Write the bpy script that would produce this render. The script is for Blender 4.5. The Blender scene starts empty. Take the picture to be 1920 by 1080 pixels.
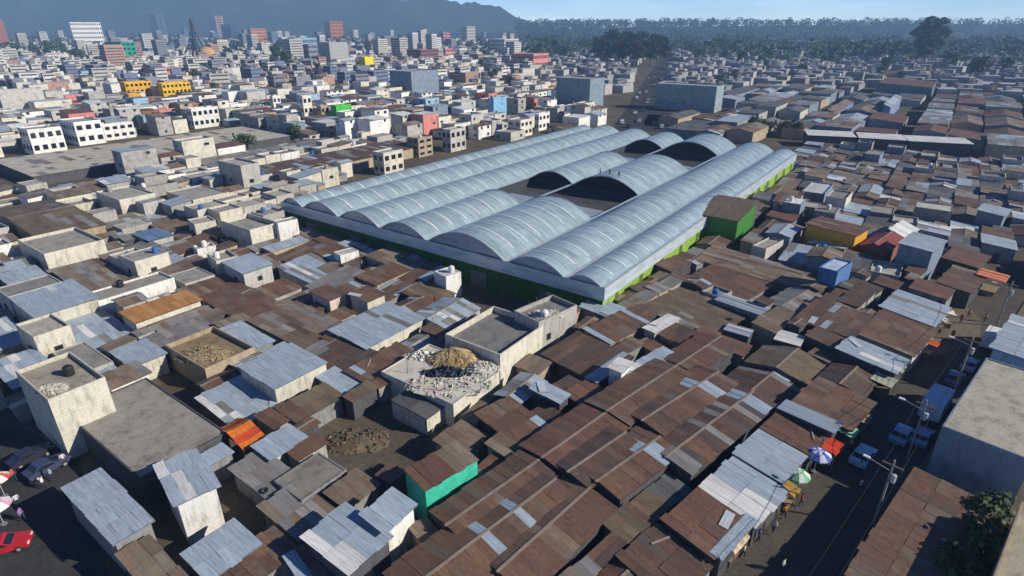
import bpy, math, random
from mathutils import Vector
rng = random.Random(7)
C = bpy.context.scene
COL = C.collection
# ------------------------------------------------------------------ camera, light, exposure
F = 1100.0                      # focal length in photo pixels (1920 wide)
H = 45.0                        # camera height (drone)
YH = 50.0                       # horizon row in the photograph
PITCH = math.atan((540 - YH) / F)
cd = bpy.data.cameras.new('camera'); cam = bpy.data.objects.new('camera', cd); COL.objects.link(cam)
cam.location = (0, 0, H); cam.rotation_euler = (math.pi / 2 - PITCH, 0, 0)
cd.sensor_fit = 'HORIZONTAL'; cd.angle = 2 * math.atan(960 / F); cd.clip_start = 0.5; cd.clip_end = 40000
C.camera = cam
SUN_AZ, SUN_EL = 104.0, 28.5    # degrees clockwise from the view direction, elevation
w = bpy.data.worlds.new('World'); C.world = w; w.use_nodes = True
nt = w.node_tree; bg = nt.nodes['Background']
sky = nt.nodes.new('ShaderNodeTexSky'); sky.sky_type = 'NISHITA'; sky.sun_disc = False
sky.sun_elevation = math.radians(SUN_EL); sky.sun_rotation = math.radians(SUN_AZ)
sky.air_density = 0.85; sky.dust_density = 0.3; sky.ozone_density = 7.0; sky.altitude = 1500
tc = nt.nodes.new('ShaderNodeTexCoord'); sx = nt.nodes.new('ShaderNodeSeparateXYZ'); nt.links.new(tc.outputs['Generated'], sx.inputs[0])
rp = nt.nodes.new('ShaderNodeValToRGB'); nt.links.new(sx.outputs['Z'], rp.inputs[0])       # bright milky air along the horizon, clear blue above
rp.color_ramp.elements[0].position = 0.0; rp.color_ramp.elements[0].color = (6.0, 5.4, 5.0, 1); rp.color_ramp.elements[1].position = .30; rp.color_ramp.elements[1].color = (.42, .72, 1.25, 1)
e = rp.color_ramp.elements.new(.06); e.color = (5.2, 4.9, 4.7, 1); e = rp.color_ramp.elements.new(.085); e.color = (.8, 1.0, 1.4, 1)
cn = nt.nodes.new('ShaderNodeTexNoise'); cn.inputs['Scale'].default_value = 3.0; cn.inputs['Detail'].default_value = 5
cm_ = nt.nodes.new('ShaderNodeMapping'); cm_.inputs['Scale'].default_value = (1, 1, 7); nt.links.new(tc.outputs['Generated'], cm_.inputs[0]); nt.links.new(cm_.outputs[0], cn.inputs['Vector'])
cr_ = nt.nodes.new('ShaderNodeValToRGB'); nt.links.new(cn.outputs['Fac'], cr_.inputs[0]); cr_.color_ramp.elements[0].position = .42; cr_.color_ramp.elements[0].color = (.92, .95, 1.0, 1); cr_.color_ramp.elements[1].position = .70; cr_.color_ramp.elements[1].color = (1.25, 1.2, 1.14, 1)
m1 = nt.nodes.new('ShaderNodeMix'); m1.data_type = 'RGBA'; m1.blend_type = 'MULTIPLY'; m1.inputs[0].default_value = 1; nt.links.new(sky.outputs[0], m1.inputs[6]); nt.links.new(rp.outputs[0], m1.inputs[7])
m2 = nt.nodes.new('ShaderNodeMix'); m2.data_type = 'RGBA'; m2.blend_type = 'MULTIPLY'; m2.inputs[0].default_value = 1; nt.links.new(m1.outputs[2], m2.inputs[6]); nt.links.new(cr_.outputs[0], m2.inputs[7])
nt.links.new(m2.outputs[2], bg.inputs[0]); bg.inputs[1].default_value = 0.05
ld = bpy.data.lights.new('sun', 'SUN'); ld.energy = 5.0; ld.angle = math.radians(0.5); ld.color = (1, 0.93, 0.80)
sun = bpy.data.objects.new('sun', ld); COL.objects.link(sun)
sd = Vector((math.sin(math.radians(SUN_AZ)) * math.cos(math.radians(SUN_EL)), math.cos(math.radians(SUN_AZ)) * math.cos(math.radians(SUN_EL)), math.sin(math.radians(SUN_EL))))
sun.rotation_euler = sd.to_track_quat('Z', 'Y').to_euler(); sun.location = (200, 0, 200)
C.view_settings.view_transform = 'Standard'; C.view_settings.look = 'None'; C.view_settings.exposure = 0.36; C.view_settings.gamma = 1
C.cycles.use_denoising = True
C.cycles.max_bounces = 5; C.cycles.diffuse_bounces = 2; C.cycles.glossy_bounces = 2; C.cycles.volume_bounces = 0; C.cycles.transparent_max_bounces = 6

# ------------------------------------------------------------------ pixel <-> place
SP, CP = math.sin(PITCH), math.cos(PITCH)
def at(px, py, z=0.0):
    """point at height z that the photograph shows at pixel (px, py)"""
    x = (px - 960) / F; y = -(py - 540) / F
    d = Vector((x, CP + y * SP, -SP + y * CP))
    t = (z - H) / d.z
    return Vector((d.x * t, d.y * t, z))
def proj(p):
    dx, dy, dz = p[0], p[1], p[2] - H
    f = dy * CP - dz * SP; u = dy * SP + dz * CP
    if f < 0.1: return (-9999, 9999)
    return (960 + F * dx / f, 540 - F * u / f)
def height_from(base, top, z0=0.0):
    p = at(base[0], base[1], z0); lo, hi = z0, 120.0
    for _ in range(50):
        m = (lo + hi) / 2
        if proj((p.x, p.y, m))[1] > top[1]: lo = m
        else: hi = m
    return lo
G1, G2 = 36.0, 47.0             # azimuths of the two street grids, degrees right of the view direction
def axes(az):
    a = math.radians(az)
    return Vector((math.sin(a), math.cos(a), 0)), Vector((-math.cos(a), math.sin(a), 0))
class Rect:
    def __init__(s, w0, az, a, b):
        s.az = az; s.a = max(a, .4); s.b = max(b, .4); u, v = axes(az); s.u, s.v = u, v
        s.c = w0 + u * s.a / 2 + v * s.b / 2; s.c.z = 0
        s.rz = math.atan2(u.y, u.x)
    def corners(s, m=0.0):
        return [s.c + s.u * (i * (s.a / 2 + m)) + s.v * (j * (s.b / 2 + m)) for i, j in ((-1, -1), (1, -1), (1, 1), (-1, 1))]
def snap(az):
    best = min((G1, G2), key=lambda g: abs(g - az))
    return best
def rect(P0, P1, P2, z, az=None):
    """near corner, right corner, left corner of a roof at height z"""
    w0, w1, w2 = at(*P0, z), at(*P1, z), at(*P2, z)
    if az is None:
        d = w1 - w0; az = snap(math.degrees(math.atan2(d.x, d.y)))
    u, v = axes(az)
    return Rect(w0, az, abs((w1 - w0).dot(u)), abs((w2 - w0).dot(v)))
def rectL(Pl, Pt, Pn, z, az=None):
    """left, far and near corner of a roof at height z"""
    wl, wt, wn = at(*Pl, z), at(*Pt, z), at(*Pn, z)
    if az is None:
        d = wt - wl; az = snap(math.degrees(math.atan2(d.x, d.y)))
    u, v = axes(az); b = abs((wl - wn).dot(v))
    return Rect(wl - v * b, az, abs((wt - wl).dot(u)), b)
def rect_edge(xl, xc, xr, yb, az=G1, z=0.0):
    """footprint whose near upright edge stands at (xc, yb) and whose two faces reach xl and xr"""
    w0 = at(xc, yb, z); u, v = axes(az)
    def solve(d, x):
        lo, hi = 0.0, 400.0
        s = 1 if proj(w0 + d * 5)[0] > xc else -1
        for _ in range(50):
            m = (lo + hi) / 2
            if (proj(w0 + d * m)[0] - x) * s < 0: lo = m
            else: hi = m
        return lo
    return Rect(w0, az, solve(u, xr) if xr > xc else 4, solve(v, xl) if xl < xc else 4)
OCC = []
def occupy(r, m=0.0): OCC.append((r.corners(m), r.c, math.hypot(r.a, r.b) / 2 + m))
def free(r, m=-0.15):
    cs = r.corners(m); R = math.hypot(r.a, r.b) / 2
    for oc, c, orr in OCC:
        if (c - r.c).length > R + orr: continue
        sep = False
        for poly in (cs, oc):
            for i in range(4):
                e = poly[(i + 1) % 4] - poly[i]; n = Vector((-e.y, e.x, 0))
                A = [n.dot(p) for p in cs]; B = [n.dot(p) for p in oc]
                if max(A) <= min(B) or max(B) <= min(A): sep = True; break
            if sep: break
        if not sep: return False
    return True
def inside(p, poly):
    x, y = p; r = False; n = len(poly)
    for i in range(n):
        x1, y1 = poly[i]; x2, y2 = poly[(i + 1) % n]
        if (y1 > y) != (y2 > y) and x < (x2 - x1) * (y - y1) / (y2 - y1) + x1: r = not r
    return r

# ------------------------------------------------------------------ materials
MATS = {}
def mat(name, rough=0.8, spec=0.3, metal=0.0):
    m = bpy.data.materials.new(name); m.use_nodes = True; MATS[name] = m
    b = m.node_tree.nodes['Principled BSDF']; b.inputs['Roughness'].default_value = rough
    b.inputs['Specular IOR Level'].default_value = spec; b.inputs['Metallic'].default_value = metal
    return m, m.node_tree, b
def N(t, kind, **kw):
    n = t.nodes.new(kind)
    for k, v in kw.items(): setattr(n, k, v)
    return n
def noise(t, vec, scale, detail=4, rough=.6):
    n = N(t, 'ShaderNodeTexNoise'); n.inputs['Scale'].default_value = scale; n.inputs['Detail'].default_value = detail; n.inputs['Roughness'].default_value = rough
    if vec is not None: t.links.new(vec, n.inputs['Vector'])
    return n.outputs['Fac']
def ramp(t, fac, stops):
    r = N(t, 'ShaderNodeValToRGB'); t.links.new(fac, r.inputs[0])
    while len(r.color_ramp.elements) < len(stops): r.color_ramp.elements.new(.5)
    for e, (p, c) in zip(r.color_ramp.elements, stops):
        e.position = p; e.color = (*c, 1) if len(c) == 3 else c
    return r.outputs[0]
def mixc(t, fac, a, b, mode='MIX'):
    n = N(t, 'ShaderNodeMix', data_type='RGBA', blend_type=mode)
    for sock, v in ((n.inputs[0], fac), (n.inputs[6], a), (n.inputs[7], b)):
        if isinstance(v, (int, float)): sock.default_value = v
        elif isinstance(v, tuple): sock.default_value = (*v, 1)
        else: t.links.new(v, sock)
    return n.outputs[2]
def math_(t, op, a, b=0.0, clamp=False):
    n = N(t, 'ShaderNodeMath', operation=op, use_clamp=clamp)
    for s, v in ((n.inputs[0], a), (n.inputs[1], b)):
        if isinstance(v, (int, float)): s.default_value = v
        else: t.links.new(v, s)
    return n.outputs[0]
def scaled(t, vec, s):
    n = N(t, 'ShaderNodeVectorMath', operation='MULTIPLY'); t.links.new(vec, n.inputs[0]); n.inputs[1].default_value = s
    return n.outputs[0]
def bump(t, b, h, dist, strength=.6):
    n = N(t, 'ShaderNodeBump'); n.inputs['Distance'].default_value = dist; n.inputs['Strength'].default_value = strength
    t.links.new(h, n.inputs['Height']); t.links.new(n.outputs[0], b.inputs['Normal'])
def attr(t):
    n = N(t, 'ShaderNodeAttribute', attribute_name='Col'); return n.outputs['Color'], n.outputs['Alpha']
def uvw(t):      # metre-scaled UV of each face plus a per-object offset, so copies weather differently
    n = N(t, 'ShaderNodeUVMap'); o = N(t, 'ShaderNodeObjectInfo')
    s = N(t, 'ShaderNodeVectorMath', operation='SCALE'); s.inputs[0].default_value = (91.0, 57.0, 33.0); t.links.new(o.outputs['Random'], s.inputs['Scale'])
    a = N(t, 'ShaderNodeVectorMath', operation='ADD'); t.links.new(n.outputs[0], a.inputs[0]); t.links.new(s.outputs[0], a.inputs[1])
    return a.outputs[0]
# corrugated tin: tint per sheet from the mesh, streaks down the sheet, rust blooms by the alpha of the tint
m, t, b = mat('tin', .62, .35)
col, al = attr(t); uv = uvw(t)
st = noise(t, scaled(t, uv, (7.0, .5, 1)), 1.0, 5, .6)
bl = noise(t, scaled(t, uv, (.5, .35, 1)), 1.0, 6, .7)
c1 = mixc(t, 1.0, col, ramp(t, st, [(.30, (.70, .69, .68)), (.52, (1, 1, 1)), (.75, (1.25, 1.23, 1.2))]), 'MULTIPLY')
rustc = ramp(t, noise(t, uv, 2.2, 3), [(.3, (.060, .036, .026)), (.5, (.145, .078, .046)), (.75, (.23, .125, .068))])
rm = math_(t, 'MULTIPLY', math_(t, 'MULTIPLY', math_(t, 'SUBTRACT', bl, .42), 5.0, True), al, True)
c2 = mixc(t, rm, c1, rustc)
wv = N(t, 'ShaderNodeTexWave', wave_type='BANDS', bands_direction='X'); wv.inputs['Scale'].default_value = 3.2; t.links.new(uv, wv.inputs[0])
t.links.new(c2, b.inputs['Base Color']); bump(t, b, wv.outputs['Fac'], .03, .5)
# block walls: courses as faint joints, grime, attribute tint
m, t, b = mat('block_wall', .9, .15)
col, al = attr(t); uv = uvw(t)
br = N(t, 'ShaderNodeTexBrick'); br.inputs['Scale'].default_value = 1.0; br.inputs['Brick Width'].default_value = .8; br.inputs['Row Height'].default_value = .4; br.inputs['Mortar Size'].default_value = .025
br.inputs['Color1'].default_value = (1, 1, 1, 1); br.inputs['Color2'].default_value = (.92, .91, .90, 1); br.inputs['Mortar'].default_value = (.80, .79, .77, 1); t.links.new(uv, br.inputs[0])
c1 = mixc(t, 1.0, col, br.outputs[0], 'MULTIPLY')
g = noise(t, scaled(t, uv, (1.6, .35, 1)), 1.0, 6, .7)
c2 = mixc(t, 1.0, c1, ramp(t, g, [(.28, (.50, .47, .42)), (.5, (1, 1, 1)), (.8, (1.12, 1.11, 1.10))]), 'MULTIPLY')
t.links.new(c2, b.inputs['Base Color']); bump(t, b, br.outputs['Fac'], -.02, .5)
# rough concrete and plaster
m, t, b = mat('concrete', .92, .15)
col, al = attr(t); uv = uvw(t)
g = noise(t, uv, .55, 8, .72); g2 = noise(t, uv, 6.0, 3)
c1 = mixc(t, 1.0, col, ramp(t, g, [(.25, (.42, .40, .37)), (.5, (1, 1, 1)), (.8, (1.3, 1.28, 1.22))]), 'MULTIPLY')
c2 = mixc(t, 1.0, c1, ramp(t, g2, [(.3, (.8, .8, .8)), (.6, (1.1, 1.1, 1.1))]), 'MULTIPLY')
t.links.new(c2, b.inputs['Base Color']); bump(t, b, g2, .03, .4)
# paint, cloth, metal parts
m, t, b = mat('paint', .55, .4)
col, al = attr(t); uv = uvw(t)
g = noise(t, uv, 1.3, 6, .7)
t.links.new(mixc(t, 1.0, col, ramp(t, g, [(.3, (.72, .71, .70)), (.6, (1.06, 1.06, 1.06))]), 'MULTIPLY'), b.inputs['Base Color'])
m, t, b = mat('cloth', .9, .1)
col, al = attr(t); uv = uvw(t)
g = noise(t, uv, 2.0, 4, .6)
t.links.new(mixc(t, 1.0, col, ramp(t, g, [(.3, (.7, .7, .7)), (.65, (1.08, 1.08, 1.08))]), 'MULTIPLY'), b.inputs['Base Color']); bump(t, b, g, .12, .5)
m, t, b = mat('car_paint', .25, .5)
col, al = attr(t); t.links.new(col, b.inputs['Base Color']); b.inputs['Coat Weight'].default_value = .4
m, t, b = mat('glass', .08, .5)
b.inputs['Base Color'].default_value = (.015, .02, .03, 1)
# polycarbonate vault sheeting
m, t, b = mat('vault_sheet', .26, .6)
col, al = attr(t); uv = uvw(t)
g = noise(t, scaled(t, uv, (.25, 1.2, 1)), 1.0, 5, .65)
c1 = mixc(t, 1.0, col, ramp(t, g, [(.3, (.62, .64, .66)), (.5, (.98, .98, .98)), (.7, (1.12, 1.11, 1.10))]), 'MULTIPLY')
wv = N(t, 'ShaderNodeTexWave', wave_type='BANDS', bands_direction='X'); wv.inputs['Scale'].default_value = .55; t.links.new(uv, wv.inputs[0])
c2 = mixc(t, 1.0, c1, ramp(t, wv.outputs['Fac'], [(0, (.90, .91, .92)), (.12, (1, 1, 1))]), 'MULTIPLY')
t.links.new(c2, b.inputs['Base Color']); bump(t, b, wv.outputs['Fac'], .03, .5)
# leaves
m, t, b = mat('leaf', .7, .2)
col, al = attr(t); t.links.new(col, b.inputs['Base Color'])
# ground, road
def ground_mat(name, stops, s1, s2):
    m, t, b = mat(name, .95, .1)
    geo = N(t, 'ShaderNodeNewGeometry'); pos = geo.outputs['Position']
    a = noise(t, pos, s1, 8, .7); c = noise(t, pos, s2, 4, .7)
    c1 = ramp(t, a, stops)
    t.links.new(mixc(t, 1.0, c1, ramp(t, c, [(.3, (.7, .7, .7)), (.7, (1.25, 1.25, 1.25))]), 'MULTIPLY'), b.inputs['Base Color']); bump(t, b, c, .05, .4)
ground_mat('dirt', [(.3, (.075, .062, .048)), (.5, (.115, .095, .070)), (.72, (.17, .14, .10))], .06, 1.3)
ground_mat('asphalt', [(.3, (.035, .036, .038)), (.55, (.055, .055, .056)), (.75, (.075, .073, .070))], .2, 2.5)
ground_mat('road_dirt', [(.3, (.075, .066, .055)), (.55, (.10, .088, .07)), (.75, (.125, .108, .085))], .3, 3.0)
ground_mat('pavement', [(.3, (.13, .105, .075)), (.55, (.17, .14, .10)), (.75, (.21, .175, .13))], .3, 3.0)
ground_mat('hill', [(.3, (.03, .05, .035)), (.5, (.045, .065, .04)), (.75, (.08, .085, .06))], .002, .012)

# ------------------------------------------------------------------ mesh builder
class MB:
    def __init__(s): s.v = []; s.f = []; s.c = []; s.u = []
    def poly(s, pts, col, uv=None, alpha=0.0):
        i = len(s.v); s.v += [tuple(p) for p in pts]; s.f.append(tuple(range(i, i + len(pts))))
        c = tuple(col) + (alpha,) if len(col) == 3 else tuple(col)
        s.c.append(c)
        if uv is None:
            p0, p1, p2 = Vector(pts[0]), Vector(pts[1]), Vector(pts[-1])
            e = p1 - p0; L = e.length or 1; e = e / L; q = p2 - p0; q = q - e * q.dot(e); ql = q.length or 1; q = q / ql
            o = (rng.random() * 9, p0.z) if abs(e.z) < .5 else (0, 0)
            uv = [((Vector(p) - p0).dot(e) + o[0], (Vector(p) - p0).dot(q) + o[1]) for p in pts]
        s.u.append(uv)
    def box(s, x0, x1, y0, y1, z0, z1, col, top=None, bottom=True, alpha=0.0):
        P = [(x0, y0), (x1, y0), (x1, y1), (x0, y1)]
        for i in range(4):
            a, b = P[i], P[(i + 1) % 4]
            s.poly([(*a, z0), (*b, z0), (*b, z1), (*a, z1)], col, None, alpha)
        s.poly([(*p, z1) for p in P], top or col, None, alpha)
        if bottom: s.poly([(*p, z0) for p in reversed(P)], col, None, alpha)
    def bar(s, p, q, r, col, n=6, r2=None):
        p, q = Vector(p), Vector(q); d = (q - p).normalized(); r2 = r if r2 is None else r2
        x = d.orthogonal().normalized(); y = d.cross(x)
        A = [p + (x * math.cos(k * 2 * math.pi / n) + y * math.sin(k * 2 * math.pi / n)) * r for k in range(n)]
        B = [q + (x * math.cos(k * 2 * math.pi / n) + y * math.sin(k * 2 * math.pi / n)) * r2 for k in range(n)]
        for k in range(n): s.poly([A[k], A[(k + 1) % n], B[(k + 1) % n], B[k]], col)
        s.poly(list(reversed(A)), col)
        if r2 > 0.001: s.poly(B, col)
    def lathe(s, prof, col, n=12, c=(0, 0, 0)):
        for (r0, z0), (r1, z1) in zip(prof, prof[1:]):
            for k in range(n):
                a0, a1 = k * 2 * math.pi / n, (k + 1) * 2 * math.pi / n
                q = [(c[0] + r0 * math.cos(a0), c[1] + r0 * math.sin(a0), c[2] + z0), (c[0] + r0 * math.cos(a1), c[1] + r0 * math.sin(a1), c[2] + z0),
                     (c[0] + r1 * math.cos(a1), c[1] + r1 * math.sin(a1), c[2] + z1), (c[0] + r1 * math.cos(a0), c[1] + r1 * math.sin(a0), c[2] + z1)]
                if r0 < 1e-4: q = [q[0], q[2], q[3]]
                elif r1 < 1e-4: q = q[:3]
                s.poly(q, col)
    def mesh(s, name, m):
        me = bpy.data.meshes.new(name); me.from_pydata(s.v, [], s.f)
        ca = me.color_attributes.new('Col', 'FLOAT_COLOR', 'CORNER'); ul = me.uv_layers.new(name='UVMap')
        cc = []; uu = []
        for f, c, u in zip(s.f, s.c, s.u):
            cc += list(c) * len(f)
            for x in u: uu += [x[0], x[1]]
        ca.data.foreach_set('color', cc); ul.data.foreach_set('uv', uu)
        me.materials.append(MATS[m]); me.update()
        return me
    def build(s, name, m, parent=None, smooth=False):
        me = s.mesh(name, m)
        if smooth: me.polygons.foreach_set('use_smooth', [True] * len(me.polygons))
        return link(me, name, parent)
def link(me, name, parent=None, loc=(0, 0, 0), rz=0):
    o = bpy.data.objects.new(name, me); COL.objects.link(o); o.location = loc; o.rotation_euler = (0, 0, rz)
    if parent: o.parent = parent
    return o
THINGS = []       # things whose labels are completed at the end
def tag(o, label, cat, group=None):
    o['label'] = label; o['category'] = cat
    if group: o['group'] = group
    return o
def thing(name, label, cat, loc, rz=0, group=None):
    o = bpy.data.objects.new(name, None); COL.objects.link(o); o.empty_display_size = .5
    o.location = loc; o.rotation_euler = (0, 0, rz)
    return tag(o, label, cat, group)
def auto(o, desc):
    """label to be finished with where the thing stands"""
    THINGS.append((o, desc)); return o
def copy_tree(o, loc=None, rz=None, parent=None, scale=None):
    c = o.copy(); COL.objects.link(c)
    if parent: c.parent = parent
    for ch in list(o.children): copy_tree(ch, None, None, c)
    if loc is not None: c.location = loc
    if rz is not None: c.rotation_euler = (0, 0, rz)
    if scale is not None: c.scale = (scale,) * 3
    return c
LANDMARKS = []
def landmark(name, p): LANDMARKS.append((name, Vector((p[0], p[1], 0))))
def structure(o): o['kind'] = 'structure'; return o
# ------------------------------------------------------------------ ground, streets, hills
def sheet(name, pts, z, m, thick=None):
    mb = MB(); mb.poly([(p[0], p[1], z) for p in pts], (.2, .2, .2)); return structure(mb.build(name, m))
g = MB()
R = 4500
g.poly([(-R, -400, 0), (R, -400, 0), (R, 4300, 0), (-R, 4300, 0)], (.1, .1, .1)); structure(g.build('ground', 'dirt'))
u2, v2 = axes(G2)
def strip(name, A, B, wl, wr, z, m):
    """street strip along the line A-B (ground points), wl to its left and wr to its right"""
    d = (B - A).normalized(); n = Vector((-d.y, d.x, 0))
    return sheet(name, [A - n * wr, B - n * wr, B + n * wl, A + n * wl], z, m)
SA = at(1590, 1085); SB = SA + u2 * 420                      # right hand edge of the market street
SA0 = SA - u2 * 40
STREET_W = 12.5
strip('street', SA0, SB, STREET_W, 0, .004, 'road_dirt')
k = MB()
def slab_strip(name, A, B, off0, off1, z0, z1, m):
    d = (B - A).normalized(); n = Vector((-d.y, d.x, 0)); mb = MB()
    P = [A + n * off0, B + n * off0, B + n * off1, A + n * off1]
    mb.poly([(p.x, p.y, z1) for p in P], (.2, .2, .2))
    for i in range(4):
        p, q = P[i], P[(i + 1) % 4]; mb.poly([(p.x, p.y, z0), (q.x, q.y, z0), (q.x, q.y, z1), (p.x, p.y, z1)], (.3, .3, .3))
    return structure(mb.build(name, m))
slab_strip('pavement', SA0, SA0 + u2 * 92, STREET_W, STREET_W + 5.5, -.02, .12, 'pavement')
slab_strip('kerb', SA0, SB, -.01, -1.2, -.02, .14, 'pavement')
# street in the lower left corner
sheet('street_corner', [at(-260, 1180), at(215, 1130), at(150, 860), at(40, 800), at(-260, 820)], .004, 'asphalt')
# avenue running away to the trees on the right
AV0, AV1 = at(1195, 246), at(1262, 82)
strip('avenue', AV0, AV1, 12, 14, .006, 'asphalt')
# highway shoulder strip behind the market
sheet('sand_yard', [at(1205, 232), at(1345, 246), at(1352, 226), at(1216, 214)], .006, 'pavement')
# far mountain and hills
def ridge(name, y, xs, depth, seed):
    r = random.Random(seed); v = []; f = []; n = len(xs) - 1; M = 96; K = 14
    for j in range(K + 1):
        tt = j / K; prof = math.sin(math.pi * tt) ** 1.2
        for i in range(M + 1):
            x = xs[0][0] + (xs[-1][0] - xs[0][0]) * i / M
            for (xa, ha), (xb, hb) in zip(xs, xs[1:]):
                if xa <= x <= xb: h = ha + (hb - ha) * (x - xa) / (xb - xa); break
            wob = 1 + .10 * math.sin(i * .9 + j) + .06 * math.sin(i * 2.3 + j * 1.7) + .05 * r.uniform(-1, 1)
            v.append((x, y + depth * (tt - .5), -3 + h * prof * (wob if h > 100 else 1)))
    for j in range(K):
        for i in range(M):
            a = j * (M + 1) + i; f.append((a, a + 1, a + M + 2, a + M + 1))
    me = bpy.data.meshes.new(name); me.from_pydata(v, [], f); me.materials.append(MATS['hill'])
    me.polygons.foreach_set('use_smooth', [True] * len(f))
    return structure(link(me, name))
ridge('hills', 3000, [(-700, 0), (-200, 22), (400, 44), (1100, 52), (1900, 60), (2700, 58), (3600, 70)], 2000, 8)
ridge('mountain', 3700, [(-4200, 310), (-3000, 330), (-1900, 280), (-1180, 240), (-680, 205), (-310, 176), (-90, 142), (130, 66), (330, 12), (410, 0)], 1000, 3)

# ------------------------------------------------------------------ palettes (real base colours)
PAL = {
 'rust': [(.165, .096, .062), (.130, .080, .055), (.185, .108, .066), (.115, .077, .060), (.165, .125, .095)],
 'rustred': [(.170, .085, .060), (.140, .075, .056), (.185, .10, .068), (.120, .078, .064)],
 'darkrust': [(.105, .068, .052), (.085, .060, .050), (.120, .072, .052), (.095, .080, .072)],
 'tan': [(.235, .185, .130), (.205, .155, .110), (.185, .140, .100), (.25, .21, .16)],
 'zinc': [(.35, .43, .51), (.33, .41, .49), (.37, .45, .525), (.34, .415, .485)],
 'grey': [(.245, .24, .235), (.20, .20, .20), (.27, .26, .245), (.22, .215, .21)],
 'darkgrey': [(.12, .125, .13), (.10, .105, .11), (.14, .14, .14)],
 'orange': [(.52, .22, .045), (.48, .19, .04), (.56, .26, .06)],
 'ochre': [(.44, .22, .07), (.40, .19, .06), (.47, .25, .09)],
 'red': [(.30, .055, .04), (.26, .05, .04), (.34, .07, .05)],
 'white': [(.70, .70, .68), (.62, .63, .62), (.74, .74, .72)],
 'blue': [(.16, .27, .42), (.14, .24, .38)],
 'dust': [(.54, .50, .40), (.50, .46, .37), (.56, .52, .43), (.48, .43, .34)],
 'olive': [(.165, .135, .085), (.14, .115, .075), (.19, .15, .10)],
}
RUSTY = {'rust': 1.0, 'rustred': .9, 'darkrust': .8, 'tan': .55, 'zinc': .16, 'grey': .25, 'darkgrey': .2, 'orange': .12, 'ochre': .15, 'red': .6, 'white': .08, 'blue': .1, 'olive': .7, 'dust': .06}
CONTAM = {'rust': ('zinc', 'tan', 'darkrust'), 'darkrust': ('rust', 'grey', 'zinc'), 'rustred': ('rust', 'tan'), 'tan': ('rust', 'grey'), 'zinc': ('grey', 'white'), 'grey': ('tan', 'zinc'), 'olive': ('rust', 'tan', 'grey'), 'dust': ('tan', 'grey')}
WALL = {'cream': (.63, .60, .51), 'white': (.78, .77, .73), 'block': (.38, .37, .35), 'pale': (.48, .465, .43), 'grey': (.26, .26, .26), 'dark': (.09, .09, .10),
        'green': (.04, .19, .025), 'lime': (.28, .50, .06), 'teal': (.05, .48, .33), 'yellow': (.68, .42, .03), 'amber': (.66, .34, .03), 'pink': (.62, .24, .22), 'red': (.42, .07, .05),
        'blue': (.10, .22, .45), 'sky': (.30, .44, .58), 'bluegrey': (.21, .26, .33), 'brick': (.30, .13, .085), 'tanwall': (.42, .34, .24), 'orange': (.60, .20, .05)}
# ------------------------------------------------------------------ roofs
def tin_roof(mb, a, b, z, pal, pitch='mono', rise=.5, over=.25, sheet_w=1.0, sheet_l=2.6, r=rng, contam=.10):
    """corrugated sheets on the rectangle a x b centred on the origin; pitch: mono (falls towards -y), monox (falls towards -x), gable (ridge along x), gabley"""
    ax, bx = a / 2 + over, b / 2 + over
    if pitch in ('gable', 'mono'): L, Wd = 2 * ax, 2 * bx
    else: L, Wd = 2 * bx, 2 * ax
    def hgt(s):      # s across the slope 0..1
        if pitch.startswith('gable'): return z + rise * (1 - abs(2 * s - 1))
        if pitch == 'flat': return z + .02
        return z + rise * s
    def P(l, s, dz=0):
        h = hgt(s) + dz
        if pitch in ('gable', 'mono', 'flat'): return (-ax + 2 * ax * l, -bx + 2 * bx * s, h)
        return (-ax + 2 * ax * s, bx - 2 * bx * l, h)
    n = max(1, round(L / sheet_w)); half = 2 if pitch.startswith('gable') else 1
    mrow = max(1, round(Wd / half / sheet_l)) * half
    alt = CONTAM.get(pal)
    run = None; left = 0
    rowpal = [pal] * mrow
    for i in range(n):
        for j in range(mrow):
            if left <= 0:
                run = r.choice(alt) if alt and r.random() < contam else pal; left = r.randint(1, 4)
            left -= 1
            c = r.choice(PAL[run]); kf = r.uniform(.94, 1.05) if run in ('zinc', 'white', 'dust', 'orange', 'ochre', 'blue') else r.uniform(.84, 1.15); c = tuple(x * kf for x in c)
            s0, s1 = j / mrow, (j + 1) / mrow
            lap = .012 + .03 * r.random()
            l0, l1 = i / n, (i + 1) / n
            if pitch != 'flat' and sheet_w < 1.5 and (contam > .05 or r.random() < .2):
                if j == 0: s0 -= r.uniform(-.02, .26) / Wd
                if j == mrow - 1: s1 += r.uniform(-.02, .26) / Wd
                if i == 0: l0 -= r.uniform(0, .12) / L
                if i == n - 1: l1 += r.uniform(0, .12) / L
            d0 = lap + r.uniform(0, .03)
            sk = r.uniform(-.04, .04) / L if sheet_w < 1.5 else 0
            q = [P(l0 + sk, s0, d0), P(l1 + sk, s0, d0), P(l1 - sk, s1, d0 + .02), P(l0 - sk, s1, d0 + .02)]
            w_, h_ = L / n, Wd / mrow; o = (rng.random() * 40, rng.random() * 40)
            al = RUSTY[run] * r.uniform(.5, 1.15)
            mb.poly(q, c, [(o[0], o[1]), (o[0] + w_, o[1]), (o[0] + w_, o[1] + h_), (o[0], o[1] + h_)], al)
    # the purlin deck under the sheets, closed at the eaves
    segs = [0, .5, 1] if pitch.startswith('gable') else [0, 1]
    dk = tuple(x * .55 for x in PAL[pal][1])
    for s0, s1 in zip(segs, segs[1:]):
        T = [P(0, s0), P(1, s0), P(1, s1), P(0, s1)]; Bt = [(p[0], p[1], p[2] - .09) for p in T]
        mb.poly(list(reversed(Bt)), dk)
        for i in range(4):
            p, q = i, (i + 1) % 4
            if half == 2 and ((s0 == 0 and i == 2) or (s1 == 1 and i == 0)): continue
            mb.poly([Bt[p], Bt[q], T[q], T[p]], dk)
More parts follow.
